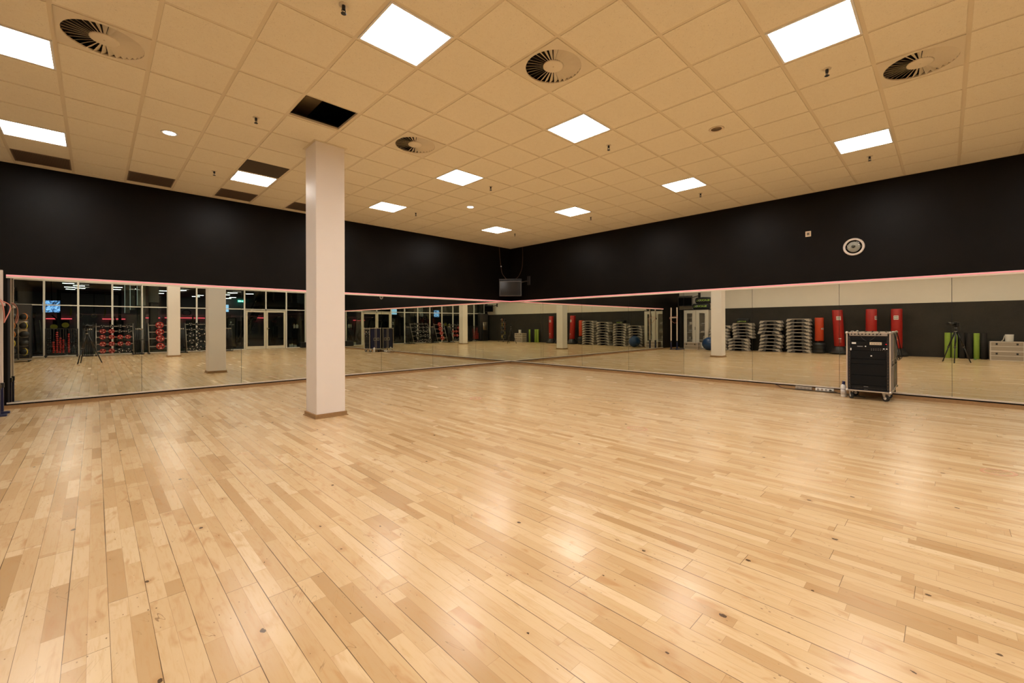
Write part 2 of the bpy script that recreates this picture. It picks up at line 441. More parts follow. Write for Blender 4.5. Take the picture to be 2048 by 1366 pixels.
struct(MB().box((X0 - .2, Y0 - .02, -.15), (0.2, 0.2, 0)).build('floor', FLOOR), 'light maple strip parquet floor with dark knots and board joints')
struct(MB().box((X0 - .3, 0, -.15), (0.3, 0.25, 4.6)).build('wall_left', BLACKW), 'black painted wall above the mirrors')
struct(MB().box((0, -20, -.15), (0.25, 0, 4.6)).build('wall_right', BLACKW), 'black painted wall with the white clock')
struct(MB().box((X0 - .25, Y0, 1.95), (X0, 0, 4.6)).build('wall_back', WHITEW), 'cream upper part of the back wall')
struct(MB().box((X0 - .25, Y0, -.15), (X0 + .012, 0, 1.95)).build('wall_back', DADO), 'dark scuffed lower part of the back wall')
mb = MB().box((X0, Y0 - .2, 3.0), (0, Y0, 4.6)).box((-1.13, Y0 - .2, -.15), (0, Y0, 3.0)).box((X0 - .25, Y0 - .2, -.15), (-11.88, Y0, 3.0))
struct(mb.build('wall_front', BLACKW), 'black wall over the glazing')
struct(MB().box((-14.5, -36, 4.35), (.3, .3, 4.5)).build('ceiling', mat('raw_concrete', (0.10, 0.085, 0.065), 0.9)), 'dark structural soffit above the suspended ceiling')

LIGHTS = [(-9.5, 11.5), (-5.5, 11.5), (-1.5, 11.5), (3.5, 11.5), (-9.5, 7.5), (-1.5, 7.5), (3.5, 7.5), (-9.5, 3.5), (-5.5, 3.5), (-1.5, 3.5), (3.5, 3.5),
          (-9.5, -.5), (-5.5, -.5), (-1.5, -.5), (3.5, -.5), (-9.5, -4.5), (-5.5, -4.5), (-1.5, -4.5), (3.5, -4.5), (-9.5, -8.5), (-5.5, -8.5), (-1.5, -8.5), (3.5, -8.5)]
VENTS = [(-8.5, 6.5), (-3.5, 2.5), (-3.5, 6.5), (0.5, -1.5), (-8.5, -5.5), (0.5, -5.5)]
GRILLES = [(-9.5, 13.5), (-7.5, 13.5), (-5.5, 13.5), (-3.5, 13.5)]
HOLE, GAPT = (-5.5, 6.5), (-5.5, 10.5)
OPEN = {(math.floor(a), math.floor(b)) for a, b in LIGHTS + VENTS + GRILLES + [HOLE, GAPT]}
PILC = (-7.135, -3.715); PH = 0.1885
mb = MB(); G = 0.012; GT = 0.0165
rng = random.Random(4)
for i in range(-14, 8):
    for j in range(-11, 15):
        if (i, j) in OPEN: continue
        xa, ya = lat(i, j); xb, yb = lat(i + 1, j + 1)
        xa, ya = max(xa, X0), max(ya, Y0); xb, yb = min(xb, 0.0), min(yb, 0.0)
        if xb - xa < .08 or yb - ya < .08: continue
        dz = rng.uniform(0, .0022)
        if (i, j) == (4, 3): dz = 0.006
        e = GT
        mb.box((xa + e, ya + e, H + dz), (xb - e, yb - e, H + .02))
struct(mb.build('ceiling', TILE, fix=False), 'suspended ceiling of cream mineral fibre tiles')
mb = MB()
for i in range(-13, 8):
    x = lat(i, 0)[0]; mb.box((x - .02, Y0, H + .006), (x + .02, 0, H + .03))
for j in range(-10, 15):
    y = lat(0, j)[1]
    xs = X0
    mb.box((xs, y - .02, H + .0062), (0, y + .02, H + .03))
mb.box((X0, -.022, H - .001), (0, 0, H + .03)).box((-.022, Y0, H - .001), (0, 0, H + .03)).box((X0, Y0, H - .001), (X0 + .022, 0, H + .03)).box((X0, Y0, H - .001), (0, Y0 + .022, H + .03))
struct(mb.build('trim_1', BARS), 'cream ceiling grid bars and wall angle')

# baseboards, mirror channel, LED ledge
for side, ax in (('left', 0), ('right', 1)):
    def bx(m_, a0, a1, d0, d1, z0, z1, mm=None):
        # a along wall (negative), d distance out of the wall
        if ax == 0: m_.box((a0, -d1, z0), (a1, -d0, z1), mm)
        else: m_.box((-d1, a0, z0), (-d0, a1, z1), mm)
    L0 = -10.30 if ax == 0 else -12.47
    mb = MB(); bx(mb, (X0 if ax == 0 else Y0), 0, 0, .016, 0, .056); bx(mb, (X0 if ax == 0 else Y0), 0, 0, .026, 0, .012)
    struct(mb.build('baseboard_' + side, WOODTRIM), 'low brown wooden skirting under the mirrors')
    mb = MB(); bx(mb, L0, 0, 0, .034, .078, .099)
    struct(mb.build('trim_2', ALUL), 'pale metal channel under the mirrors')
    led = MB(); bx(led, L0, -.02, .040, .050, 1.950, 1.965)
    t = tag(MB().build('led_ledge') if False else empty('led_ledge', (0, 0, 0)), ('pink glowing light ledge above the mirrors on the pillar side wall' if ax == 0 else 'pink glowing light ledge above the mirrors under the white clock'), 'light ledge', 'pink light ledges over the mirrors')
    led.build('led_strip', PINKL, t)['label'] = 'salmon pink glowing strip'
    mb = MB(); bx(mb, L0, -.003, .003, .052, 1.921, 1.944); bx(mb, L0, -.003, .003, .038, 1.944, 1.972)
    mb.build('profile', BEIGE, t)

# mirrors: panels lean by a hair, as glued on the wall
A_R, A_L = 0.0013, 0.0009
MZ0, MZ1 = .099, 1.921
def mirror_panel(ax, a0, a1, label):
    k = math.tan(A_R if ax == 1 else A_L)
    d0 = .020 + (MZ0 - 1) * k; d1 = .020 + (MZ1 - 1) * k
    g_ = .0025
    poly = [(-d0, MZ0), (-d1, MZ1), (-d1 + .006, MZ1), (-d0 + .006, MZ0)]
    mb = MB()
    if ax == 1:
        vs = [(p[0], a, p[1]) for a in (a0 + g_, a1 - g_) for p in poly]
    else:
        vs = [(a, p[0], p[1]) for a in (a0 + g_, a1 - g_) for p in poly]
    mb.add(vs, [(0, 1, 5, 4), (1, 2, 6, 5), (2, 3, 7, 6), (3, 0, 4, 7), (3, 2, 1, 0), (4, 5, 6, 7)])
    o = mb.build('wall_mirror', MIRROR)
    return tag(o, label, 'mirror', 'wall mirror panels')
SR = [0, -1.367, -2.765, -4.165, -5.541, -6.925, -8.313, -9.693, -11.08, -12.46]
SL = [0, -1.445, -2.93, -4.41, -5.88, -7.346, -8.81, -10.27]
for k in range(len(SR) - 1):
    mirror_panel(1, SR[k + 1], SR[k], f'frameless mirror panel, {ORD[k]} from the room corner on the wall with the clock')
for k in range(len(SL) - 1):
    mirror_panel(0, SL[k + 1], SL[k], f'frameless mirror panel, {ORD[k]} from the room corner on the wall behind the white pillar')
mb = MB(); mb.box((-.014, -12.47, .095), (-.0, 0, 1.925)).box((-10.29, -.014, .095), (-.012, 0, 1.925))
struct(mb.build('trim_3', BLACK), 'dark backing board behind the mirrors')

# pillars
def pillar(cx, cy_, label, top=True):
    t = empty('pillar', (cx, cy_, 0)); tag(t, label, 'pillar', 'square white pillars')
    MB().box((-PH, -PH, 0), (PH, PH, H + .01), bev=.006).build('shaft', PILLAR, t)
    q = PH
    mb = MB()
    for z0, z1, e in ((0, .055, .018), (0, .012, .03)):
        for a in ((-q - e, -q - e, -q, q + e), (q, -q - e, q + e, q + e), (-q, -q - e, q, -q), (-q, q, q, q + e)):
            mb.box((a[0], a[1], z0), (a[2], a[3], z1))
    mb.build('skirting', WOODTRIM, t)
    mb = MB(); e = .028
    for a in ((-q - e, -q - e, -q, q + e), (q, -q - e, q + e, q + e), (-q, -q - e, q, -q), (-q, q, q, q + e)):
        mb.box((a[0], a[1], H - .004), (a[2], a[3], H + .004))
    mb.build('collar', BARS, t)
    return t
pillar(PILC[0], PILC[1], 'tall square white pillar standing in the room in front of the mirrors')
pillar(-7.18, -11.66, 'square white pillar near the weight racks and glazing, seen only in the mirrors')

# ------------------------------------------------------------------ ceiling fittings
def light_proto():
    t = empty('ceiling_light')
    mb = MB()
    for a in ((-.285, -.285, -.268, .285), (.268, -.285, .285, .285), (-.268, -.285, .268, -.268), (-.268, .268, .268, .285)):
        mb.box((a[0], a[1], 0), (a[2], a[3], .03))
    mb.build('frame', WHITEP, t)
    MB().box((-.284, -.284, .0305), (.284, .284, .055)).build('housing', ALU, t)  # unseen opaque back, added to block light spilling up into the void
    MB().box((-.268, -.268, .006), (.268, .268, .02)).build('diffuser', PANELM, t)['label'] = 'bright white diffuser'
    return t
lp = light_proto()
rows = {11.5: 'first row', 7.5: 'second row', 3.5: 'third row', -.5: 'fourth row', -4.5: 'fifth row', -8.5: 'sixth row'}
cols = {-9.5: 'line farthest from the clock', -5.5: 'line over the pillar', -1.5: 'middle line', 3.5: 'line nearest the clock wall'}
for k, (i, j) in enumerate(LIGHTS):
    o = lp if k == 0 else copy_tree(lp)
    x, y = lat(i, j); place(o, (x, y, H - .002))
    tag(o, f'lit square panel, {rows[j]} from the wall behind the pillar, {cols[i]}', 'ceiling light', 'square ceiling light panels')

VENTM = mat('vent_enamel', (0.78, 0.68, 0.50), 0.55)
def vent_proto():
    t = empty('ceiling_vent')
    n = 64; R1 = .258; vs = []; fs = []
    for z in (0, .012):
        for i in range(n):
            a = 2 * PI * i / n; vs.append((R1 * math.cos(a), R1 * math.sin(a), z))
        for i in range(n):
            a = 2 * PI * i / n; c, s_ = math.cos(a), math.sin(a); k = .285 / max(abs(c), abs(s_)); vs.append((k * c, k * s_, z))
    for i in range(n):
        j = (i + 1) % n
        fs.append((i, n + i, n + j, j)); fs.append((2 * n + i, 2 * n + j, 3 * n + j, 3 * n + i)); fs.append((i, j, 2 * n + j, 2 * n + i)); fs.append((n + i, 3 * n + i, 3 * n + j, n + j))
    MB().add(vs, fs).build('plate', VENTM, t)
    MB().lathe([(.085, .004), (.095, .008), (.095, .016)], 32).cyl((0, 0, 0), (0, 0, .006), .006, n=8).build('hub', VENTM, t)
    MB().lathe([(.27, .05), (.27, .15), (0.0, .15)], 32, smooth=False).build('plenum_box', mat('duct_inside', (0.01, 0.008, 0.006), 0.8), t)
    me = None
    NB = 32
    for k in range(NB):
        a = 2 * PI * k / NB
        if me is None:
            mb = MB()
            w0, w1, th = .0085, .0245, R(-38)
            vs = []
            for rr, ww in ((.092, w0), (.2585, w1)):
                for s1 in (-1, 1):
                    for dz in (0, .0015):
                        vs.append((rr, s1 * ww * math.cos(th), .014 + s1 * ww * math.sin(th) + dz))
            mb.add(vs, [(0, 1, 3, 2), (4, 6, 7, 5), (0, 2, 6, 4), (1, 5, 7, 3), (0, 4, 5, 1), (2, 3, 7, 6)])
            o = mb.build('blade', VENTM, t); me = o.data
        else:
            o = bpy.data.objects.new('blade', me); COL.objects.link(o); o.parent = t
        o.rotation_euler = (0, 0, a)
    return t
vp = vent_proto()
VL = ['round swirl vent between the panel light and the downlight, farthest from the clock wall', 'round swirl vent above the middle of the room, between two rows of lights', 'round swirl vent beside the top of the white pillar',
      'round swirl vent nearest the clock wall, beside the large panel light', 'round swirl vent behind the camera on the pillar side', 'round swirl vent behind the camera on the clock side']
for k, (i, j) in enumerate(VENTS):
    if k > 3: o = copy_tree(vp)
    else: o = vp if k == 0 else copy_tree(vp)
    x, y = lat(i, j); place(o, (x, y, H - .002)); tag(o, VL[k], 'ceiling vent', 'round swirl ceiling vents')

# return-air grilles
gm, gnt, gb = newmat('perforated_grille'); gg = NG(gnt)
tc = gnt.nodes.new('ShaderNodeTexCoord'); sp = gnt.nodes.new('ShaderNodeSeparateXYZ'); gnt.links.new(tc.outputs['Object'], sp.inputs[0])
ln = gg.m('GREATER_THAN', gg.m('FRACT', gg.m('MULTIPLY', sp.outputs[0], 62)), 0.45)
gnt.links.new(gg.mix(ln, (0.025, 0.016, 0.010, 1), (0.16, 0.11, 0.07, 1)), gb.inputs['Base Color']); gb.inputs['Roughness'].default_value = 0.6
gn = ['beside the far left panel light', 'between two panel lights', 'just behind the panel light near the pillar', 'partly hidden behind the white pillar']
g0 = None
for k, (i, j) in enumerate(GRILLES):
    x, y = lat(i, j)
    if g0 is None:
        g0 = empty('air_grille')
        mb = MB()
        for a in ((-.285, -.285, -.272, .285), (.272, -.285, .285, .285), (-.272, -.285, .272, -.272), (-.272, .272, .272, .285)):
            mb.box((a[0], a[1], 0), (a[2], a[3], .02))
        mb.build('frame', mat('brown_grille_frame', (0.20, 0.14, 0.09), 0.5), g0)
        MB().box((-.272, -.272, .004), (.272, .272, .012)).build('louvre_panel', gm, g0)
        o = g0
    else: o = copy_tree(g0)
    place(o, (x, y, H - .002)); tag(o, 'brown slotted air grille against the black wall, ' + gn[k], 'air grille', 'brown air grilles along the wall')

x, y = lat(*GAPT)
tag(MB().box((x - .284, y - .284, H + .001), (x + .284, y + .284, H + .015), bev=.003).build('tile_gap_board', mat('shaded_gap_brown', (0.075, 0.052, 0.032), 0.85, noise=.2, nscale=60)), 'dark board painted as a missing tile gap beside the panel light left of the pillar', 'ceiling tile')  # dark board carries the shade of an opening where a tile is missing
# air duct seen through the missing tile
x, y = lat(*HOLE)
d = tag(empty('air_duct', (-7.40, -4.45, 3.93)), 'pale brown duct visible through the missing ceiling tile', 'air duct')
MB().box((-.55, -.9, 0), (.0, .9, .25), bev=.01).build('duct_body', mat('duct_board', (0.40, 0.31, 0.19), 0.8, noise=.25, nscale=12), d)
MB().box((-.56, -.62, -.008), (.01, -.58, .258)).build('seam_band', ALU, d)
MB().box((-.40, -.61, .255), (-.37, -.59, .42)).box((-.18, -.61, .255), (-.15, -.59, .42)).box((-.40, .4, .252), (-.15, .42, .42)).build('hanger', ALU, d)
mb = MB()
for a, b_ in (((x - .3, y - .3), (x + .3, y - .3)), ((x - .3, y + .3), (x + .3, y + .3))):
    mb.box((a[0], a[1] - .003, H + .03), (b_[0], b_[1] + .003, H + .055))
for sx in (-.3, .3): mb.box((x + sx - .003, y - .3, H + .03), (x + sx + .003, y + .3, H + .055))
struct(mb.build('trim_4', DARKM), 'steel webs of the grid around the missing tile')

def downlight(i, j, label, on):
    x, y = lat(i, j); t = empty('downlight', (x, y, H - .004)); tag(t, label, 'downlight')
    MB().add([], []).lathe([(.062, .02), (.062, 0.0), (.082, -.002), (.088, .003)], 32).build('trim_ring', WHITEP if on else mat('cream_ring', (.75, .62, .44), .5), t)
    if on: MB().cyl((0, 0, .001), (0, 0, .012), .0615, n=32).build('lamp', emit('downlight_lamp', (1, .95, .9), 25), t)
    else:
        MB().lathe([(.0615, .002), (.05, .05), (.04, .075), (0, .075)], 24).build('reflector', mat('dim_reflector', (.22, .15, .08), .35, .5), t)
        MB().cyl((.01, 0, .02), (.02, 0, .07), .016, n=10).build('lamp', BLACK, t)
downlight(-7.49, 9.52, 'small round lit downlight at left between two vents and the black wall', True)
downlight(0.49, 9.52, 'small round lit downlight between the far panel lights', True)
downlight(0.51, 1.52, 'unlit dark round downlight between the panel lights near the clock wall', False)

def sprinkler_proto():
    t = empty('sprinkler')
    MB().lathe([(.034, -.004), (.034, .0), (.012, .002)], 20).build('rosette', VENTM, t)
    mb = MB().cyl((0, 0, 0), (0, 0, -.034), .013, n=12)
    for sx in (-1, 1): mb.tube([(sx * .010, 0, -.03), (sx * .014, 0, -.045), (sx * .004, 0, -.062)], .003, 6)
    mb.build('body', BLACK, t)
    MB().cyl((0, 0, -.032), (0, 0, -.060), .0035, n=8).build('bulb', CHROME, t)
    MB().lathe([(.016, -.068), (.021, -.064), (.010, -.060)], 12).build('deflector', BLACK, t)
    return t
s0 = sprinkler_proto()
SPR = [(-6.37, 3.5), (-6.38, 7.53), (-6.39, 11.5), (-.40, 3.5), (-.42, 7.45), (-.44, 11.45), (-.38, -.47), (4.62, -.5), (4.62, 3.48), (4.56, 7.47), (4.53, 11.45), (-10.4, -.5), (-10.4, 3.5), (-6.4, -.5)]
colw = {-6: 'line over the pillar', 0: 'middle line', 4: 'line nearest the clock wall', -10: 'line farthest from the clock'}
roww = {4: 'third', 8: 'second', 12: 'first', 0: 'fourth'}
for k, (i, j) in enumerate(SPR):
    o = s0 if k == 0 else copy_tree(s0)
    x, y = lat(i, j); place(o, (x, y, H), R(37 * k))
    ck = -10 if i < -9 else -6 if i < -5 else 0 if i < 1 else 4
    tag(o, f'dark sprinkler head, {roww[4 * round((j + .5) / 4)]} from the wall behind the pillar, {colw[ck]}', 'sprinkler', 'ceiling sprinkler heads')

# ------------------------------------------------------------------ things on the walls
# wall clock
cl = empty('wall_clock', (0, -8.517, 2.549)); tag(cl, 'round white wall clock with grey dial on the black wall', 'clock')
Mx = Matrix.Rotation(-PI / 2, 4, 'Y')       # local z -> -x
MB().lathe([(.135, 0), (.147, .004), (.150, .022), (.142, .036), (.128, .038), (.116, .030), (.113, .018)], 48, M=Mx).build('rim', mat('clock_rim', (.80, .72, .66), .35), cl)
MB().cyl((-.001, 0, 0), (-.018, 0, 0), .116, n=48).build('dial', mat('clock_dial', (.52, .45, .42), .5), cl)
def text(s, size, loc, rot, mt, parent, name='numeral', align='CENTER', ext=.0008):
    c = bpy.data.curves.new(name, 'FONT'); c.body = s; c.size = size; c.align_x = align; c.align_y = 'CENTER'; c.extrude = ext
    c.materials.append(mt); tmp = bpy.data.objects.new('tmp', c); COL.objects.link(tmp)
    me = bpy.data.meshes.new_from_object(tmp.evaluated_get(bpy.context.evaluated_depsgraph_get()))
    bpy.data.objects.remove(tmp); bpy.data.curves.remove(c); me.name = name
    o = bpy.data.objects.new(name, me); COL.objects.link(o)
    o.location = loc; o.rotation_euler = rot
    if parent is not None: o.parent = parent
    return o
NUMM = mat('numeral_grey', (.16, .12, .11), .6)
for k in range(1, 13):
    a = 2 * PI * k / 12
    text(str(k), .026, (-.0190, -.088 * math.sin(a), .088 * math.cos(a)), (PI / 2, 0, -PI / 2), NUMM, cl)
def hand(a, ln, wd, nm, x):
    c, s_ = math.cos(a), math.sin(a)
    def P(l, w_): return (x, -(l * s_ + w_ * c), l * c - w_ * s_)
    vs = [P(-.02, -wd), P(-.02, wd), P(ln, wd * .5), P(ln, -wd * .5)]
    vs2 = [(q[0] - .001, q[1], q[2]) for q in vs]
    MB().add(vs + vs2, [(0, 1, 2, 3), (7, 6, 5, 4), (0, 4, 5, 1), (1, 5, 6, 2), (2, 6, 7, 3), (3, 7, 4, 0)]).build(nm, mat('clock_hand', (.05, .02, .015), .5), cl)
hand(2 * PI * (1.53 / 12), .062, .004, 'hour_hand', -.0205); hand(2 * PI * (32 / 60), .085, .003, 'minute_hand', -.0225); hand(2 * PI * (18 / 60), .03, .0015, 'second_hand', -.0240)
cr = MB()
prof = [(0.0, .036)] + [(.116 * math.sin(t * R(90) / 5), .036 * 1.0 - .010 * (1 - math.cos(t * R(90) / 5))) for t in range(1, 6)]
cr.lathe(prof[::-1], 40, M=Mx).build('lens', GLASS, cl)

# wall outlet
wo = empty('wall_outlet', (0, -7.857, 2.876)); tag(wo, 'small square beige wall socket high on the black wall near the clock', 'wall outlet')
MB().box((-.008, -.043, -.05), (0, .043, .05), bev=.003).build('cover_plate', mat('outlet_beige', (.80, .66, .48), .4), wo)
MB().box((-.013, -.024, -.028), (-.006, .024, .028), bev=.002).build('socket_insert', mat('outlet_insert', (.42, .33, .22), .5), wo)
MB().box((-.015, -.012, -.014), (-.012, .012, .014)).build('jack', DGREY, wo)

# corner monitors on brackets
def monitor(name, loc, rz, label, wallmount):
    t = empty(name, loc, rz); tag(t, label, 'hanging monitor')
    # local: screen faces -y
    MB().box((-.34, -.03, -.24), (.34, .05, .24), bev=.01).build('housing', BLACK, t)
    mb = MB()
    for a in ((-.32, -.245, -.312, .20), (.312, -.245, .32, .20)): mb.box((a[0], -.036, a[1] + .02), (a[2], -.029, a[3]))
    mb.box((-.32, -.036, -.225), (.32, -.029, -.217)).box((-.32, -.036, .192), (.32, -.029, .20))
    mb.build('bezel', mat('bezel_grey', (.12, .10, .08), .4, .3), t)
    MB().box((-.312, -.034, -.217), (.312, -.030, .192)).build('screen', mat('dark_screen', (.002, .002, .002), .12), t)
    MB().box((-.34, -.05, .245), (.34, .02, .275), bev=.004).build('soundbar', BLACK, t)
    mb = MB()
    mb.tube([(0, .05, .05), (0, .22, .12)], .02, 8).tube([(0, .22, .12)] + wallmount, .018, 8)
    mb.build('swivel_arm', DARKM, t)
    return t, wallmount
def mounted(loc, rz, label, wall, wrot):
    q = Matrix.Rotation(-rz, 4, 'Z') @ (Vector(wall) - Vector(loc))
    t, _ = monitor('hanging_monitor', loc, rz, label, [tuple(q)])
    MB().box((-.06, -.014, -.13), (.06, .012, .13), bev=.004).build('wall_plate', DARKM, t, loc=tuple(q), rot=(0, 0, wrot - rz))
mounted((-.50, -.50, 2.32), -PI / 4, 'black monitor hung on a swivel arm in the far corner under the ceiling', (-.016, -.80, 2.56), -PI / 2)
mounted((-11.66, -.52, 2.34), R(78), 'black monitor on a swivel arm beside the cabinet with bags on top', (-12.134, -1.03, 2.64), PI / 2)
mounted((-11.7, -14.4, 2.4), R(120), 'black monitor on a swivel arm in the corner beside the glazing', (-12.134, -13.95, 2.66), PI / 2)
def cable(name, pts, rad, m_, label, cat='cable'):
    P = [Vector(p) for p in pts]; out = []
    for i in range(len(P) - 1):
        p0, p1, p2, p3 = P[max(i - 1, 0)], P[i], P[i + 1], P[min(i + 2, len(P) - 1)]
        for t_ in range(6):
            q = t_ / 6
            out.append(.5 * ((2 * p1) + (-p0 + p2) * q + (2 * p0 - 5 * p1 + 4 * p2 - p3) * q * q + (-p0 + 3 * p1 - 3 * p2 + p3) * q ** 3))
    out.append(P[-1])
    return tag(MB().tube(out, rad, 6).build(name, m_), label, cat)
WIRE = mat('brown_wire', (.28, .16, .10), .6)
wl = cable('hanging_cable', [(-.52, -.03, 3.61), (-.50, -.04, 3.3), (-.46, -.05, 2.98), (-.47, -.12, 2.78), (-.52, -.35, 2.60)], .0035, WIRE, 'thin brown wire hanging from the ceiling to the left side of the corner monitor')
MB().sphere((-.46, -.05, 3.02), .02, WHITEP, 12, 8).build('cable_clip', WHITEP, wl)['label'] = 'white clip on the wire'
cable('hanging_cable', [(-.03, -.55, 3.61), (-.035, -.56, 3.25), (-.05, -.54, 2.95), (-.14, -.50, 2.72), (-.28, -.48, 2.60)], .003, WIRE, 'thin dark wire hanging from the ceiling to the right side of the corner monitor')

# power strips and cables at the skirting near the flight case
def strip(name, y0, y1, label, n, body, lastplug):
    t = empty(name, (-.047, (y0 + y1) / 2, .014)); tag(t, label, 'power strip')
    L = abs(y1 - y0) / 2
    MB().box((-.022, -L, 0), (.018, L, .052), bev=.006).build('housing', body, t)
    for k in range(n):
        yy = L - (k + .7) * (2 * L) / (n + .6)
        MB().cyl((-.021, yy, .027), (-.0235, yy, .027), .018, n=20).build('socket', mat('socket_grey', (.30, .25, .2), .5), t)
    if lastplug is not None:
        MB().cyl((-.02, lastplug, .027), (-.055, lastplug, .027), .017, .013, n=14).build('plug', BLACK, t)
    return t
strip('power_strip', -7.66, -7.92, 'grey power strip with round sockets on the skirting, farther from the flight case', 4, mat('strip_grey', (.38, .33, .27), .5), None)
strip('power_strip', -7.97, -8.24, 'white power strip with a black plug on the skirting beside the spray bottle', 4, WHITEP, -.09)
cable('power_cable', [(-.02, -7.30, .07), (-.03, -7.36, .05), (-.05, -7.45, .010), (-.08, -7.62, .007), (-.082, -7.9, .007), (-.080, -8.2, .007), (-.085, -8.4, .007), (-.10, -8.6, .007)], .006, BLACK, 'black power cable running along the floor under the power strips')
cable('power_cable', [(-.105, -8.195, .041), (-.15, -8.25, .035), (-.19, -8.36, .012), (-.26, -8.52, .008), (-.32, -8.7, .008)], .006, BLACK, 'black cable leaving the plug towards the flight case')

# ------------------------------------------------------------------ flight case with audio rack
fc = empty('flight_case', (-.35, -8.78, 0), R(0)); tag(fc, 'navy wheeled flight case with black audio rack by the mirror', 'flight case')
# local frame: front faces -x ; body x -.25...30, y +-.27
bx0, bx1, by0, by1, z0, z1 = -.25, .27, -.245, .285, .145, 1.075
MB().box((bx0 + .05, by1 - .012, z0 + .02), (bx1, by1, z1 - .02)).build('side_panel', NAVY, fc)
MB().box((bx0 + .05, by0, z0 + .02), (bx1, by0 + .012, z1 - .02)).build('side_panel', NAVY, fc)
MB().box((bx0 + .02, by0, z1 - .014), (bx1, by1, z1 - .002)).build('top_panel', mat('top_panel_dark', (.16, .14, .12), .5), fc)
MB().box((bx0 + .02, by0, z0), (bx1, by1, z0 + .015)).build('bottom_panel', NAVY, fc)
MB().box((bx1 - .012, by0, z0 + .02), (bx1, by1, z1 - .02)).build('rear_panel', NAVY, fc)
mb = MB(); e = .009
for yy in (by0, by1):
    for xx in (bx0, bx1): mb.box((xx - e, yy - e, z0 - .005), (xx + e, yy + e, z1))
    for zz in (z0, z1): mb.box((bx0, yy - e, zz - e), (bx1, yy + e, zz + e))
    mb.box((.06, yy - .006, z0), (.075, yy + .006, z1)).box((.0, yy - .004, z0), (.012, yy + .004, z1))
for xx in (bx0, bx1):
    for zz in (z0, z1): mb.box((xx - e, by0, zz - e), (xx + e, by1, zz + e))
mb.build('edge_profile', mat('case_edge', (.66, .58, .48), .35, .6), fc)
for yy in (by0, by1):
    for xx in (bx0, bx1):
        for zz in (z0, z1):
            MB().sphere((xx, yy, zz), .024, n=10, k=6).build('corner_ball', ALU, fc)
fx = bx0 + .015
MB().box((fx + .03, by0 + .02, z0 + .02), (fx + .035, by1 - .02, z1 - .02)).build('rack_back', BLACK, fc)
for yy in (by0 + .028, by1 - .028):
    mb = MB().box((fx, yy - .014, z0 + .02), (fx + .004, yy + .014, z1 - .05))
    for k in range(18):
        mb.cyl((fx - .002, yy, z0 + .05 + k * .047), (fx, yy, z0 + .05 + k * .047), .004, n=6, m=CHROME)
    mb.build('rack_rail', BLACK, fc)
def unit(za, zb, nm, m_=BLACK, dx=0):
    return MB().box((fx - .006 + dx, by0 + .045, za), (fx + .02, by1 - .045, zb), bev=.002).build(nm, m_, fc)
RB = mat('rack_black', (.004, .004, .004), .6, spec=.2)
mix_ = MB().box((fx - .01, by0 + .03, z1 - .05), (fx + .18, by1 - .03, z1 + .006), M=None, bev=.004).build('mixer', mat('mixer_grey', (.42, .37, .32), .4, .4), fc)
mb = MB()
for k in range(9):
    mb.box((fx - .014, .22 - k * .045, z1 - .034), (fx - .009, .235 - k * .045, z1 - .012))
mb.build('mixer_fader', BLACK, mix_)
mb = MB()
for k in range(24): mb.cyl((fx + .02 + .03 * (k % 4), .23 - (k // 4) * .085, z1 + .006), (fx + .02 + .03 * (k % 4), .23 - (k // 4) * .085, z1 + .018), .007, n=8)
mb.build('mixer_knob', BLACK, mix_)
unit(.945, 1.00, 'blank_panel', RB)
r1 = unit(.875, .94, 'receiver', RB)
MB().box((fx - .009, .17, .895), (fx - .005, .225, .922)).build('label_plate', WHITEP, r1)
MB().box((fx - .009, -.145, .885), (fx - .005, .0, .928)).build('label_plate', mat('tape_beige', (.60, .50, .36), .6), r1)
text('SAMSON', .022, (fx - .0095, -.07, .905), (PI / 2, 0, -PI / 2), BLACK, r1, 'label_text') if False else None
mb = MB()
for k in range(11): mb.box((fx - .0098, -.125 + k * .0105, .897 + .004 * (k % 3)), (fx - .0088, -.119 + k * .0105, .912 - .003 * (k % 2)))
mb.build('label_text', BLACK, r1)
MB().box((fx - .009, -.205, .895), (fx - .005, -.19, .902)).build('status_light', emit('red_led', (1, .02, .02), 2), r1)
r2u = unit(.79, .87, 'amplifier', RB)
MB().box((fx - .009, .085, .852), (fx - .005, .155, .864)).build('display', mat('display_grey', (.30, .28, .27), .4), r2u)
mb = MB()
for k in range(14): mb.box((fx - .009, -.19 + (k % 7) * .027, .80 + .02 * (k // 7)), (fx - .006, -.178 + (k % 7) * .027, .806 + .02 * (k // 7)))
mb.build('button', mat('button_grey', (.25, .22, .2), .4), r2u)
for k, (yy, zz) in enumerate(((.235, .82), (.235, .80), (-.205, .825), (-.17, .825), (.05, .86))):
    MB().cyl((fx - .018, yy, zz), (fx - .004, yy, zz), .009, n=10).build('knob', WHITEP, r2u)
unit(.66, .785, 'equalizer', RB)
dr = unit(.58, .655, 'drawer', RB); MB().box((fx - .016, -.03, .70), (fx - .006, -.01, .72), bev=.003).build('latch', WHITEP, dr)
unit(.40, .575, 'blank_panel', RB); unit(.24, .395, 'blank_panel', RB)
pa = unit(.165, .235, 'power_amplifier', RB)
mb = MB()
for k in range(26): mb.box((fx - .0085, -.19 + k * .016, .178), (fx - .006, -.187 + k * .016, .205))
mb.build('cooling_slot', DGREY, pa)
mb = MB().box((fx - .009, .02, .214), (fx - .006, .075, .219)).box((fx - .009, .025, .168), (fx - .006, .07, .171)); mb.build('label_plate', mat('label_grey', (.35, .33, .3), .5), pa)
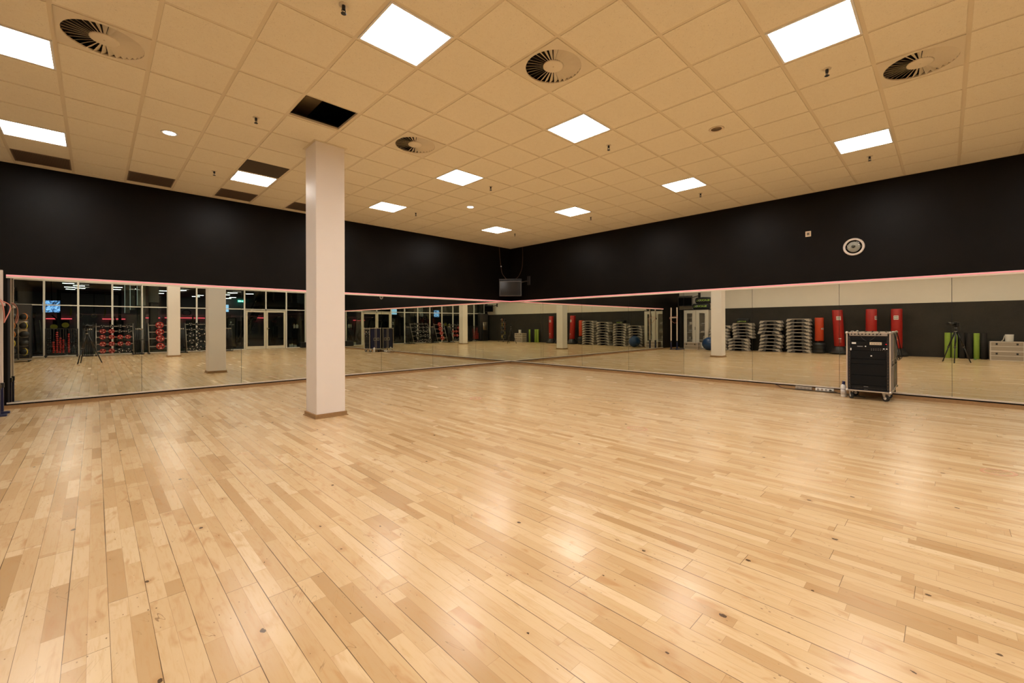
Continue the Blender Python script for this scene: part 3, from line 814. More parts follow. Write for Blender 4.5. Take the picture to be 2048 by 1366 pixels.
for yy in (by0, by1):
    for xa in (-.06, .10):
        s_ = 1 if yy > 0 else -1
        h_ = MB()
        h_.box((xa, yy - .001, .52), (xa + .105, yy + s_ * .006 if s_ > 0 else yy + .001, .64)) if s_ > 0 else h_.box((xa, yy - .006, .52), (xa + .105, yy + .001, .64))
        ho = h_.build('handle', ALU, fc)
        yA = yy + s_ * .012
        MB().tube([(xa + .02, yA, .565), (xa + .085, yA, .565)], .007, 8).build('grip', BLACK, ho)
        MB().box((xa + .012, min(yy + s_ * .0062, yy + s_ * .0075), .535), (xa + .093, max(yy + s_ * .0062, yy + s_ * .0075), .625)).build('recess', DGREY, ho)
for xx, yy, aa in ((-.19, .235, .5), (-.2, -.19, .9), (.2, .235, 2.2), (.2, -.19, 1.9)):
    c_ = MB().box((-.035, -.035, .128), (.035, .035, .137)).build('caster', ALU, fc, loc=(xx, yy, 0), rot=(0, 0, aa))
    mb = MB()
    for s_ in (-1, 1): mb.prism([(-.005, .13), (.045, .13), (.012, .05), (-.012, .05)], s_ * .021 - .0015, s_ * .021 + .0015, 1)
    mb.build('fork', ALU, c_)
    MB().cyl((0, -.016, .052), (0, .016, .052), .05, n=24).build('wheel', RUBBER, c_)
    MB().cyl((0, -.018, .052), (0, .018, .052), .022, n=16).build('wheel_hub', WHITEP, c_)
cable('audio_cable', [(-.30, -9.05, 1.07), (-.30, -9.075, .95), (-.28, -9.10, .78), (-.22, -9.115, .66), (-.16, -9.09, .64), (-.12, -9.07, .69)], .006, BLACK, 'black cable drooping over the side of the flight case')
cable('audio_cable', [(-.60, -8.63, 1.092), (-.632, -8.65, 1.06), (-.632, -8.70, .98), (-.622, -8.75, .94)], .0025, DGREY, 'thin dark cable hanging over the left front of the audio rack')
cable('audio_cable', [(-.60, -8.90, 1.092), (-.632, -8.88, 1.05), (-.632, -8.82, .98), (-.622, -8.78, .95)], .0025, DGREY, 'thin dark cable hanging over the right front of the audio rack')
# spray bottle
sb = empty('spray_bottle', (-.42, -8.425, 0), R(20)); tag(sb, 'white spray bottle with dark blue trigger beside the flight case', 'spray bottle')
MB().lathe([(.036, 0), (.04, .006), (.04, .17), (.034, .195), (.02, .208), (.02, .215)], 20).build('body', WHITEP, sb)
MB().lathe([(.0405, .04), (.0405, .15)], 20).build('label_sleeve', mat('bottle_label', (.74, .70, .68), .5, noise=.15, nscale=80), sb)
MB().lathe([(.021, .21), (.021, .235), (.014, .24)], 14).box((-.045, -.013, .235), (.03, .013, .262), bev=.005).box((-.035, -.007, .205), (-.022, .007, .238)).build('trigger_head', mat('trigger_blue', (.012, .015, .10), .4), sb)
MB().lathe([(.0405, .125), (.0412, .126), (.0412, .131), (.0405, .132)], 20).build('band', DGREY, sb)

# red worn floor stickers
STK = [(-9.70, -1.47, 'at the floor left of the pillar close to the mirrors'), (-6.40, -1.62, 'between pillar and mirrors'), (-3.50, -1.67, 'on the floor near the mirrors right of the pillar'), (-4.87, -4.16, 'in the middle of the room nearer the corner'),
       (-7.60, -5.40, 'on the camera side of the pillar'), (-4.85, -7.1, 'in the middle of the room opposite the clock'), (-6.87, -9.49, 'beside the camera tripod'), (-4.11, -9.93, 'farther from the camera towards the clock wall')]
STM = mat('worn_red_sticker', (.50, .21, .12), .4, noise=.35, nscale=25)
STF = mat('glare_washed_sticker', (.60, .33, .19), .3, noise=.2, nscale=25)  # paler copy: glare washing out the worn red is put into the colour
for k, (x, y, lb) in enumerate(STK):
    if k in (4, 6): continue
    near = k in (5, 7)
    mb = MB(); n = 28; vs = []
    for z in (0.0004, .0010):
        for rr in (.095, .125):
            for i in range(n): vs.append((rr * math.cos(2 * PI * i / n), rr * .75 * math.sin(2 * PI * i / n), z))
    fs = []
    for i in range(n):
        j = (i + 1) % n
        fs += [(i, j, n + j, n + i), (2 * n + i, 3 * n + i, 3 * n + j, 2 * n + j), (n + i, n + j, 3 * n + j, 3 * n + i), (i, 2 * n + i, 2 * n + j, j)]
    mb.add(vs, fs)
    for q in range(5): mb.box((-.06 + q * .026, -.012, .0004), (-.048 + q * .026, .012, .0010))
    tag(mb.build('floor_sticker', STF if near else STM, loc=(x, y, 0), rot=(0, 0, R(20 * k))), 'faded red oval floor sticker ' + lb, 'floor sticker', 'red floor stickers')

# ------------------------------------------------------------------ cable station at the end of the left mirrors
cs = empty('training_station', (-10.318, -.42, 0)); tag(cs, 'training station of two pale uprights on navy feet at the end of the mirrors', 'training station')
UPM = mat('pale_upright', (.66, .56, .48), .45)
for yy in (0, -.29):
    up = MB().box((-.026, yy - .024, .42), (.026, yy + .024, 2.0), bev=.004).build('upright', UPM, cs)
    MB().box((-.035, yy - .032, .36), (.035, yy + .032, .43), bev=.004).build('clamp', DARKM, up)
    MB().box((-.03, yy - .028, .03), (.03, yy + .028, .40), bev=.003).build('sleeve', NAVY, up)
MB().box((-.74, -.05, 0), (.09, .03, .028), bev=.004).box((-.74, -.33, 0), (.09, -.25, .028), bev=.004).box((-.62, -.31, .001), (-.55, .01, .027)).build('base', NAVY, cs)
MB().box((-.045, -.31, 1.50), (.045, .04, 1.545), bev=.004).build('crossbar', UPM, cs)
MB().cyl((.0, .02, 1.48), (.0, .07, 1.48), .022, n=14).build('knob', BLACK, cs)
pts = []
for i in range(25):
    a = PI * i / 24
    pts.append((-10.26 + .08 * math.sin(a) + .0, -.40 - .33 * (i / 24), 1.56 - .32 * math.sin(a)))
BAND = mat('salmon_elastic', (.62, .22, .16), .5)
cable('elastic_band', [(-10.30, -.44, 1.57), (-10.24, -.38, 1.52), (-10.23, -.42, 1.44), (-10.26, -.55, 1.30), (-10.26, -.66, 1.27), (-10.25, -.74, 1.36), (-10.26, -.76, 1.50), (-10.29, -.70, 1.575), (-10.30, -.57, 1.575), (-10.30, -.44, 1.57)], .007, BAND, 'salmon pink elastic band looped over the pale training station', 'elastic band')

# ------------------------------------------------------------------ glazing and double door (seen in the mirrors)
gz = empty('window_1', (0, Y0, 0)); gz['kind'] = 'structure'; gz['label'] = 'white framed glazed partition to the gym'
MX = [-11.80, -10.80, -9.867, -8.86, -7.915, -6.93, -5.978, -5.00, -4.035, -3.077, -2.107, -1.147]
for x in MX:
    if x == -3.077: MB().box((x - .028, -.04, 2.05), (x + .028, .04, 3.0)).build('mullion', FRAMEW, gz)
    else: MB().box((x - .030, -.04, 0), (x + .030, .04, 3.0)).build('mullion', FRAMEW, gz)
for a in range(len(MX) - 1):
    xa, xb = MX[a] + .03, MX[a + 1] - .03
    MB().box((xa, -.03, 2.005), (xb, .035, 2.045)).build('transom', FRAMEW, gz)
    MB().box((xa, -.03, 2.96), (xb, .035, 3.0)).build('transom', FRAMEW, gz)
    MB().box((xa, -.004, 2.045), (xb, .004, 2.96)).build('pane', GLASS, gz)
    if a not in (8, 9):
        MB().box((xa, -.03, 0), (xb, .035, .035)).build('sill', FRAMEW, gz)
        MB().box((xa, -.004, .035), (xb, .004, 2.005)).build('pane', GLASS, gz)
dd = empty('door_1', (0, Y0, 0)); dd['kind'] = 'structure'; dd['label'] = 'cream framed glass double door in the partition'
DOORM = mat('cream_door_frame', (.72, .66, .52), .4)
for xa, xb, hs in ((-3.99, -3.085, 0), (-3.069, -2.152, 1)):
    mb = MB(); fw = .085
    mb.box((xa, -.03, .006), (xa + fw, .03, 1.975)).box((xb - fw, -.03, .006), (xb, .03, 1.975)).box((xa + fw, -.03, .006), (xb - fw, .03, .15)).box((xa + fw, -.03, 1.88), (xb - fw, .03, 1.975))
    lf = mb.build('leaf', DOORM, dd)
    MB().box((xa + fw, -.006, .15), (xb - fw, .006, 1.88)).build('pane', GLASS, lf)
    MB().box((xa + .18, .03, 1.915), (xa + .42, .065, 1.955), bev=.003).build('closer', WHITEP, lf) if not hs else MB().box((xb - .42, .03, 1.915), (xb - .18, .065, 1.955), bev=.003).build('closer', WHITEP, lf)
    for z in (.2, 1.75):
        MB().cyl((xa + .012 if not hs else xb - .012, .035, z), (xa + .012 if not hs else xb - .012, .035, z + .09), .011, n=10).build('hinge', FRAMEW, lf)
    if hs:
        MB().box((xa + .03, .03, .98), (xa + .055, .036, 1.09)).tube([(xa + .042, .03, 1.06), (xa + .042, .065, 1.06), (xa + .17, .065, 1.06)], .008, 8).build('handle', CHROME, lf)

# ------------------------------------------------------------------ gym hall beyond the glazing
struct(MB().box((-15, -36, -.16), (6, Y0 - .02, -.01)).build('floor', mat('gym_rubber_floor', (.028, .026, .024), .5, noise=.2, nscale=8)), 'dark gym floor beyond the glazing')
struct(MB().box((-15, -36, 3.62), (6, Y0 - .2, 3.75)).build('ceiling', mat('gym_ceiling', (.20, .19, .18), .8)), 'dark grey gym ceiling')
GW = mat('gym_wall', (.22, .20, .20), .8)
struct(MB().box((-15, -36.2, -.1), (6, -35.6, 3.7)).build('wall_gym', GW), 'dark grey far wall of the gym')
struct(MB().box((-15.2, -36, -.1), (-15, Y0 - .2, 3.7)).box((-15, Y0 - .4, -.1), (X0 - .25, Y0 - .2, 3.7)).build('wall_gym', mat('gym_wall_dark', (.03, .027, .025), .8)), 'dark side wall of the gym')
struct(MB().box((6, -36, -.1), (6.2, Y0 - .2, 3.7)).box((.25, Y0 - .4, -.1), (6, Y0 - .2, 3.7)).build('wall_gym', MATS['gym_wall_dark']), 'dark side wall of the gym by the staircase')
LAMPS = [(-10.45,-24.91,0.47),(-10.07,-26.61,0.49),(-10.50,-28.26,0.47),(-10.53,-30.37,0.43),(-10.06,-28.83,0.46),(-10.57,-32.38,0.36),(-8.37,-26.41,0.42),(-8.39,-28.66,0.47),(-7.73,-27.10,0.47),(-8.44,-32.94,0.43),(-6.06,-28.00,0.40),(-5.91,-31.07,0.35),(-5.11,-26.61,0.31),(-3.46,-31.59,0.42),(-3.45,-33.76,0.52),(-2.22,-26.90,0.60),(-2.08,-29.52,0.39),(-1.02,-32.96,0.49),(-0.95,-34.96,0.40),(-1.04,-27.31,0.48)]
GL = emit('gym_lamp', (.95, 1.0, .97), 22.0)
lampp = empty('strip_light'); MB().box((-.5, -.06, 0), (.5, .06, .04)).build('housing', WHITEP, lampp); MB().box((-.49, -.05, -.008), (.49, .05, 0)).build('tube', GL, lampp)
for k, (x, y, ln_) in enumerate(LAMPS):
    o = lampp if k == 0 else copy_tree(lampp)
    o.location = (x, y, 3.58); o.scale = (ln_, 1, 1)
    tag(o, f'white strip light on the gym ceiling, {ORD[k % 10]} in the {"left" if k < 10 else "right"} half counted from the tv side' if False else 'short white strip light on the gym ceiling seen through the glazing', 'strip light', 'strip lights on the gym ceiling')
tv = empty('television', (-10.85, -20.0, 2.12), R(8)); tag(tv, 'television showing a blue picture hanging in the gym', 'television')
MB().box((-.30, -.03, -.29), (.30, .02, .29), bev=.008).build('housing', BLACK, tv); MB().box((-.285, .02, -.275), (.285, .024, .275)).build('screen', SCREEN, tv)
MB().tube([(0, 0, .29), (0, 0, 1.48)], .02, 8).build('ceiling_pole', DARKM, tv)
tv2 = empty('television', (-4.75, -16.0, 2.08), R(0)); tag(tv2, 'small television with a pale blue picture hanging just beyond the door', 'television')
MB().box((-.23, -.03, -.19), (.23, .02, .19), bev=.008).build('housing', BLACK, tv2); MB().box((-.22, .02, -.18), (.22, .024, .18)).build('screen', emit('pale_blue_screen', (.35, .62, 1.0), 1.6), tv2)
MB().tube([(0, 0, .19), (0, 0, 1.52)], .015, 8).build('ceiling_pole', DARKM, tv2)
PL = emit('gym_pink_led', (1, .10, .14), 1.6)
for k, (xa, xb, z, y) in enumerate(((-11.9, -10.6, 1.70, -35.4), (-9.0, -7.7, 1.70, -35.4), (-6.5, -5.6, 1.81, -35.4), (-5.3, -2.6, 1.83, -35.4), (-1.6, -.5, 1.85, -35.4), (1.06, 1.95, 1.89, -35.4))):
    tag(MB().box((xa, y, z - .03), (xb, y + .04, z + .04)).build('led_tube', PL), ['pink light line behind the blue television', 'pink light line left of the gym columns', 'short pink light line between gym columns', 'pink light line under the gym clock', 'pink light line beside the exit sign', 'pink light line behind the staircase'][k], 'light line', 'pink light lines in the gym')
ex = empty('exit_sign', (.05, -35.3, 3.40)); tag(ex, 'green and white lit exit sign on the far gym wall', 'exit sign')
MB().box((-.22, -.03, -.09), (.22, .03, .09)).build('housing', emit('exit_green', (.10, .75, .62), 2.2), ex)
mb = MB().box((-.02, .03, -.05), (.02, .034, .05)).box((.06, .03, -.04), (.16, .034, .0)).box((-.16, .03, -.05), (-.08, .034, .05)); mb.build('pictogram', emit('exit_white', (1, 1, 1), 3), ex)
gc = empty('wall_clock', (-3.85, -35.55, 2.29)); tag(gc, 'dark round clock on the far gym wall', 'clock')
MB().tube([(.30 * math.cos(2 * PI * i / 24), 0.03, .22 * math.sin(2 * PI * i / 24)) for i in range(24)], .03, 6, closed=True).build('rim', BLACK, gc)
MB().cyl((0, 0, 0), (0, .02, 0), .2, n=24).build('dial', GW, gc)
# gym columns and hanging panels
GCOL = mat('gym_column_paint', (.80, .82, .76), .6)
def gymbox(name, lo, hi, m_, label, cat):
    return tag(MB().box(lo, hi, bev=.01).build(name, m_), label, cat)
LW = emit('column_line_light', (.9, 1, .95), .6)
for k, (xa, xb, y, z0_) in enumerate(((-7.93, -7.62, -18.0, 2.18), (-8.36, -8.17, -18.4, 1.82), (-8.165, -7.98, -18.4, 1.98), (-7.49, -7.11, -18.1, 2.36))):
    c_ = gymbox('ceiling_baffle', (xa, y - .25, z0_), (xb, y + .2, 3.6), GCOL if k == 0 else mat('gym_grey_board', (.42, .41, .39), .7), ['pale grey column casing in the gym behind the glazing', 'grey hanging casing left of the pale column', 'darker grey hanging casing between the pale columns', 'brown grey hanging casing right of the pale column'][k], 'ceiling casing')
    if k < 3: MB().box((xa - .004, y + .2005, z0_), (xa + .008, y + .206, 3.55)).build('edge_light', LW, c_)
for k, (xa, xb, y) in enumerate(((-7.95, -7.60, -18.0), (-7.50, -7.10, -18.1))):
    gymbox('gym_column', (xa + .03, y - .2, -.01), (xb - .03, y + .15, 2.17 + .18 * k), mat('gym_column_dark', (.035, .03, .027), .7), ['dark lower column under the pale casing in the gym', 'dark column behind the red weight plates'][k], 'column')
# rig with rings, bands
rig = empty('training_rig', (-9.5, -20.3, 0)); tag(rig, 'black training rig standing in the gym behind the glazing', 'training rig')
for x in (-1.15, 1.05):
    for y in (0, -1.4): MB().box((x - .04, y - .04, 0), (x + .04, y + .04, 2.95)).build('post', BLACK, rig)
for z, y in ((2.9, 0), (2.9, -1.4), (2.2, -1.4)):
    if True: MB().box((-1.11, y - .03, z - .03), (1.01, y + .03, z + .03)).build('crossbar', BLACK, rig)
for k, x in enumerate((-9.93, -9.42)):
    t = empty('gym_ring', (x, -20.3, 1.72)); tag(t, 'pale wooden gymnastic ring hanging from the rig, ' + ['nearer the television', 'nearer the pale columns'][k], 'gymnastic ring', 'gymnastic rings on the rig')
    MB().tube([(.10 * math.cos(2 * PI * i / 20), 0, .10 * math.sin(2 * PI * i / 20)) for i in range(20)], .014, 8, closed=True).build('ring', mat('ring_wood', (.50, .42, .28), .5), t)
    MB().box((-.012, -.002, .1), (.012, .002, 1.145)).build('strap', BLACK, t)
for k, x in enumerate((-10.22, -9.02)):
    tag(MB().box((x - .03, -20.32, 1.75), (x + .03, -20.28, 2.05)).box((x - .05, -20.32, 1.68), (x + .0, -20.28, 1.80)).tube([(x, -20.3, 2.05), (x, -20.3, 2.865)], .006, 6).build('suspension_trainer', mat('yellow_strap', (.42, .36, .05), .6)), 'yellow suspension strap hanging from the rig, ' + ['left of the rings', 'right of the rings'][k], 'suspension trainer', 'yellow suspension straps')
MB_ = MB().box((-10.88, -18.4, -.008), (-9.9, -15.12, .004)); struct(MB_.build('floor', mat('green_grey_turf', (.09, .10, .085), .8, noise=.2, nscale=50)), 'grey green turf strip on the gym floor')
struct(MB().prism([(-10.30, -15.2), (-10.20, -15.2), (-10.18, -16.7), (-10.24, -16.7)], .0045, .007, 2).build('trim_5', WHITEP), 'white line on the turf')
struct(MB().box((-9.75, -18.2, -.008), (-4.2, -15.15, .002)).build('floor', mat('green_turf', (.07, .11, .075), .8, noise=.2, nscale=50)), 'green turf on the gym floor behind the racks')
# yellow plates on a stand
for k, (x, z) in enumerate(((-10.68, 1.16), (-10.33, 1.24))):
    tag(MB().cyl((x, -18.02, z), (x, -17.96, z), .115, n=20).box((x - .02, -18.02, 0), (x + .02, -17.98, z - .1), BLACK).build('yellow_disc', YELLOW), 'yellow disc on a black post in the gym, ' + ['left one of two', 'right one of two'][k], 'yellow disc', 'yellow discs in the gym')
# mezzanine and staircase beyond the door
mz = empty('mezzanine', (0, -19.5, 0)); mz['kind'] = 'structure'; mz['label'] = 'dark steel mezzanine with wire railing beyond the door'
DSTEEL = mat('mezzanine_steel', (.15, .14, .125), .6)
MB().box((-2.55, -2.6, 2.35), (3.4, .0, 2.62)).build('slab', DSTEEL, mz)
MB().box((-2.55, .0, 2.40), (3.4, .05, 2.46)).build('edge', mat('mezz_edge', (.22, .2, .18), .5, .5), mz)
for k in range(6): MB().box((-2.5 + k * 1.0, -.02, 2.62), (-2.45 + k * 1.0, .02, 3.58)).build('railing_post', STEEL, mz)
mb = MB()
for z in range(8): mb.box((-2.5, -.008, 2.70 + z * .11), (3.3, .008, 2.712 + z * .11))
mb.build('railing_wire', STEEL, mz)
MB().box((-1.9, -2.9, 2.62), (-1.5, -2.7, 3.58)).box((-1.2, -2.9, 2.62), (-.85, -2.7, 3.58)).box((1.2, -2.9, 2.62), (1.6, -2.7, 3.58)).build('lit_panel', mat('mezz_panel', (.40, .38, .35), .7), mz)
st = empty('staircase', (-2.9, -19.2, 0)); tag(st, 'dark open steel staircase beyond the left door leaf', 'staircase')
for y in (0, -.9): MB().prism([(-.55, 0), (-.32, 0), (.75, 2.4), (.52, 2.4)], y - .02, y + .02, 1).build('stringer', BLACK, st)
for k in range(10): MB().box((-.38 + k * .107, -.88, .2 + k * .235), (-.12 + k * .107, -.02, .23 + k * .235)).build('tread', DARKM, st)
MB().tube([(-.5, 0, .9), (.6, 0, 3.3)], .02, 8).build('handrail', CHROME, st)
# gym machines (dark frames)
def machine(name, x, y, rz, label, cat, kind):
    t = empty(name, (x, y, 0), rz); tag(t, label, cat)
    MB().box((-.4, -.05, 0), (.4, .05, .08)).box((-.05, -.6, .001), (.05, .6, .079)).build('base_frame', BLACK, t)
    MB().tube([(0, -.45, .06), (0, -.25, 1.5), (0, .1, 1.75)], .035, 8).build('mast', DARKM, t)
    if kind == 0:
        MB().cyl((-.06, .25, .35), (.06, .25, .35), .26, n=24).build('flywheel', DGREY, t)
        MB().tube([(.2, -.2, .1), (.24, -.1, 1.0), (.24, .05, 1.45)], .02, 8).build('arm_lever', STEEL, t)
        MB().tube([(-.2, -.2, .1), (-.24, -.1, 1.0), (-.24, .05, 1.45)], .02, 8).build('arm_lever', STEEL, t)
        MB().box((-.16, .06, 1.55), (.16, .1, 1.78), bev=.01).build('console', DGREY, t)
    else:
        MB().box((-.2, -.1, .42), (.2, .4, .5), bev=.02).build('seat', RUBBER, t)
        MB().box((-.17, -.18, .5), (.17, -.1, 1.15), bev=.02).build('backrest', RUBBER, t)
        MB().box((-.3, -.6, .08), (.3, -.4, 1.5), bev=.01).build('weight_stack', DGREY, t)
    return t
for k, (x, y, rz, kd) in enumerate(((-4.35, -17.2, .4, 0), (-4.4, -20.6, .2, 0), (-1.9, -17.4, -.5, 1), (-2.55, -22.5, .3, 1), (-.9, -17.9, .9, 1), (-5.6, -19.0, .1, 1), (-6.2, -22.0, .6, 0), (-8.6, -23.5, .2, 1), (-10.9, -22.6, .5, 1), (-11.3, -17.5, .2, 0))):
    machine('cross_trainer' if kd == 0 else 'exercise_machine', x, y, rz, ['black cross trainer left of the double door', 'black cross trainer farther back behind the left door leaf', 'black seated machine behind the right door leaf', 'black seated machine deep in the gym behind the door', 'black seated machine right of the door', 'black seated machine behind the black weight plates', 'cross trainer deep in the gym near the second pillar', 'black seated machine behind the mixed plate rack', 'black seated machine under the blue television', 'black cross trainer behind the medicine ball tree'][k], 'exercise machine', kd)
# punching dummy-like black bag with white emblem left of the door
bg = empty('machine_cover', (-4.45, -15.75, 0)); tag(bg, 'black cover with a white emblem left of the double door beyond the glass', 'black cover')
MB().box((-.23, -.12, .1), (.2, .12, 1.62), bev=.06).build('cover', RUBBER, bg)
mb = MB().prism([(-.10, 1.36), (-.05, 1.42), (0.0, 1.36), (-.02, 1.36), (-.02, 1.29), (-.04, 1.29), (-.04, 1.33), (-.06, 1.33), (-.06, 1.29), (-.08, 1.29), (-.08, 1.36)], .121, .124, 1).box((-.12, .121, 1.24), (.08, .124, 1.262)); mb.build('emblem', WHITEP, bg)
# cleaning shelf right of the door
sh = empty('wall_shelf', (-1.34, -15.45, 0)); tag(sh, 'dark shelf with bottles right of the double door beyond the glass', 'shelf')
MB().box((-.25, -.15, 1.03), (.20, .12, 1.05)).build('board', BLACK, sh); MB().box((.02, -.12, 0), (.08, -.06, 1.9)).box((-.2, -.1, .4), (.1, -.04, .43)).build('stand', DARKM, sh)
def bottle(x, y, z, w_, h_, label):
    t = empty('cleaning_bottle', (x, y, z)); tag(t, label, 'bottle', 'white cleaning bottles')
    MB().lathe([(w_, 0), (w_, h_ * .75), (w_ * .4, h_ * .88)], 16).build('body', WHITEP, t); MB().cyl((0, 0, h_ * .87), (0, 0, h_), w_ * .42, n=12).build('cap', YELLOW, t)
bottle(-1.60, -15.4, 1.051, .045, .25, 'slim white bottle with yellow cap on the dark shelf'); bottle(-1.46, -15.4, 1.051, .065, .24, 'wide white bottle with yellow cap on the dark shelf')
bottle(-1.84, -15.35, -.009, .05, .22, 'slim white bottle with yellow cap on the floor under the shelf'); bottle(-1.73, -15.35, -.009, .05, .24, 'taller white bottle with yellow cap on the floor under the shelf')
tag(MB().box((-1.66, -15.45, -.009), (-1.5, -15.28, .14), bev=.02).build('canister', WHITEP), 'low white canister on the floor beside the yellow capped bottles', 'canister')
bn = empty('storage_box', (-1.22, -14.84, 0)); tag(bn, 'low black box on the floor right of the double door', 'storage box')
MB().box((-.24, -.14, 0), (.28, .14, .27), bev=.01).build('body', BLACK, bn); MB().box((-.25, -.15, .27), (.29, .15, .29), bev=.005).build('lid', DGREY, bn)

# ------------------------------------------------------------------ weight racks
def lean_y(z, yb=-14.12, k=.38): return yb - z * k      # rack front leans back
def plate_mesh(rad, m_, th=.032):
    mb = MB(); n = 32
    # disc standing in the xz plane, facing +y; ring, web with holes suggested by recesses
    prof = [(.018, 0), (.018, th), (rad * .34, th), (rad * .42, th * .62), (rad * .78, th * .62), (rad * .84, th), (rad * .96, th), (rad, th * .7), (rad, th * .3), (rad * .96, 0)]
    Mr = Matrix.Rotation(-PI / 2, 4, 'X')
    vs = []; fs = []; k = len(prof)
    for rr, z in prof:
        for i in range(n):
            a = 2 * PI * i / n; vs.append((rr * math.cos(a), rr * math.sin(a), z))
    for q in range(k):
        for i in range(n):
            a, b_ = q, (q + 1) % k
            fs.append((a * n + i, a * n + (i + 1) % n, b_ * n + (i + 1) % n, b_ * n + i))
    mb.add(vs, fs, m_, Mr, True)
    return mb
def plate_proto(rad, m_, nm):
    t = empty('weight_plate'); th = .032
    plate_mesh(rad, m_, th).build('disc', m_, t)
    for q in range(3):
        a = 2 * PI * q / 3 + .3
        c, s_ = math.cos(a), math.sin(a)
        # grip opening as a dark inset with a bright rim glint
        g_ = MB()
        pts = [(rad * (.6) * math.cos(a + d_), th * .64, rad * .6 * math.sin(a + d_)) for d_ in (-.42, -.21, 0, .21, .42)]
        g_.tube(pts, rad * .13, 6)
        g_.build('grip_hole', RUBBER, t)
    for q in range(3):
        a = 2 * PI * q / 3 + .3 + PI / 3
        MB().box((-.5 * rad * .46, th * .62, -rad * .09), (.5 * rad * .46, th + .002, rad * .09), M=Matrix.Rotation(-(a - PI / 2), 4, 'Y') @ Matrix.Translation((0, 0, rad * .88 if False else rad * .60))).build('painted_glint', mat('glint_paint', (.75, .68, .62), .3), t)  # pale bars painted on as light glints between the grip holes
    return t
PP = {}
def get_plate(rad, red):
    k = (rad, red)
    if k not in PP:
        PP[k] = plate_proto(rad, REDP if red else RUBBER, ''); return PP[k]
    return copy_tree(PP[k])
def rack(x0, x1, label, cat='plate rack', rows=(1.19, .99, .75, .47, .19)):
    t = empty('plate_rack', ((x0 + x1) / 2, -14.4, 0)); tag(t, label, cat)
    hx = (x1 - x0) / 2
    for s_ in (-1, 1):
        MB().tube([(s_ * hx, .30, .02), (s_ * hx, -.20, 1.30)], .018, 8).build('upright', STEEL, t)
        MB().box((s_ * hx - .03, -.32, 0), (s_ * hx + .03, .38, .04)).build('foot', BLACK, t)
        MB().tube([(s_ * hx, -.28, .03), (s_ * hx, -.20, 1.28)], .016, 8).build('rear_strut', BLACK, t)
    for z in rows:
        y = lean_y(z) + 14.4
        MB().box((-hx, y - .05, z - .028), (hx, y - .02, z + .012)).build('rail', STEEL, t)
    return t
def pegs(xs, rows, spec, where):
    for r_i, z in enumerate(rows):
        for c_i, x in enumerate(xs):
            red, rad = spec[r_i][c_i]
            if rad is None: continue
            y = lean_y(z)
            for d_ in range(2):
                o = get_plate(rad, red)
                place(o, (x, y + .02 + .036 * d_, z), rot=(0, (r_i * 1.3 + c_i * .7 + d_), 0))
                tag(o, f'{"red" if red else "black"} weight plate, {ORD[r_i]} peg row down, {ORD[c_i]} peg, {"front" if d_ else "rear"} one, {where}', 'weight plate', f'weight plates on the {where}')
rack(-9.355, -8.235, 'steel plate rack with red and black plates in front of the glazing')
Rr, Bb = True, False
rws = (1.19, .985, .745, .47, .19)
pegs((-9.162, -8.90, -8.641, -8.398), rws, [[(Bb, .07)] * 4, [(Rr, .094), (Rr, .09), (Bb, .075), (Bb, .075)], [(Rr, .094), (Rr, .09), (Rr, .085), (Rr, .083)], [(Rr, .094), (Rr, .09), (Rr, .085), (Rr, .083)], [(Rr, .09), (Rr, .09), (Bb, .11), (Bb, .11)]], 'red and black rack')
rws2 = (1.232, .935, .654, .321)
rack(-7.74, -6.95, 'steel plate rack with a column of red plates beside the second pillar', rows=rws2)
pegs((-7.365, ), rws2, [[(Rr, .14)]] * 4, 'red column rack')
rws3 = (1.27, 1.04, .79, .50, .20)
rack(-6.46, -5.13, 'steel plate rack filled with black plates between the pillars', rows=rws3)
pegs((-6.272, -6.01, -5.72, -5.43), rws3, [[(Bb, .075)] * 4, [(Bb, .085)] * 4, [(Bb, .125)] * 4, [(Bb, .125)] * 4, [(Bb, .128)] * 4], 'black plate rack')
# barbell stands
def barbell_stand(x, label, n=5):
    t = empty('barbell_stand', (x, -14.35, 0)); tag(t, label, 'barbell stand')
    MB().box((-.15, -.24, 0), (.15, .24, .03)).build('base', BLACK, t)
    for s_ in (-1, 1): MB().tube([(s_ * .14, .22, .03), (s_ * .14, -.12, 1.33)], .011, 8).build('upright', DARKM, t)
    MB().box((-.14, .03, .60), (.14, .06, .63)).box((-.14, -.08, 1.05), (.14, -.05, 1.08)).build('holder', BLACK, t)
    for k in range(n):
        xx = x - .10 + k * .05; 
        b_ = empty('barbell', (xx, -14.37, .031)); tag(b_, f'black barbell standing upright, {ORD[k]} in the {label.split(" standing")[0]}', 'barbell', 'upright barbells')
        MB().cyl((0, 0, 0), (0, 0, 1.0 + .02 * (k % 2)), .0125, n=8).build('bar', BLACK, b_)
        MB().cyl((0, 0, 1.0), (0, 0, 1.06), .017, n=10).build('end_cap', CHROME, b_)
barbell_stand(-8.05, 'barbell stand right of the mixed plate rack standing by the glazing'); barbell_stand(-9.58, 'barbell stand left of the mixed plate rack standing by the glazing')
barbell_stand(-6.66, 'barbell stand left of the black plate rack standing by the glazing'); barbell_stand(-4.85, 'barbell stand nearest the double door standing by the glazing')

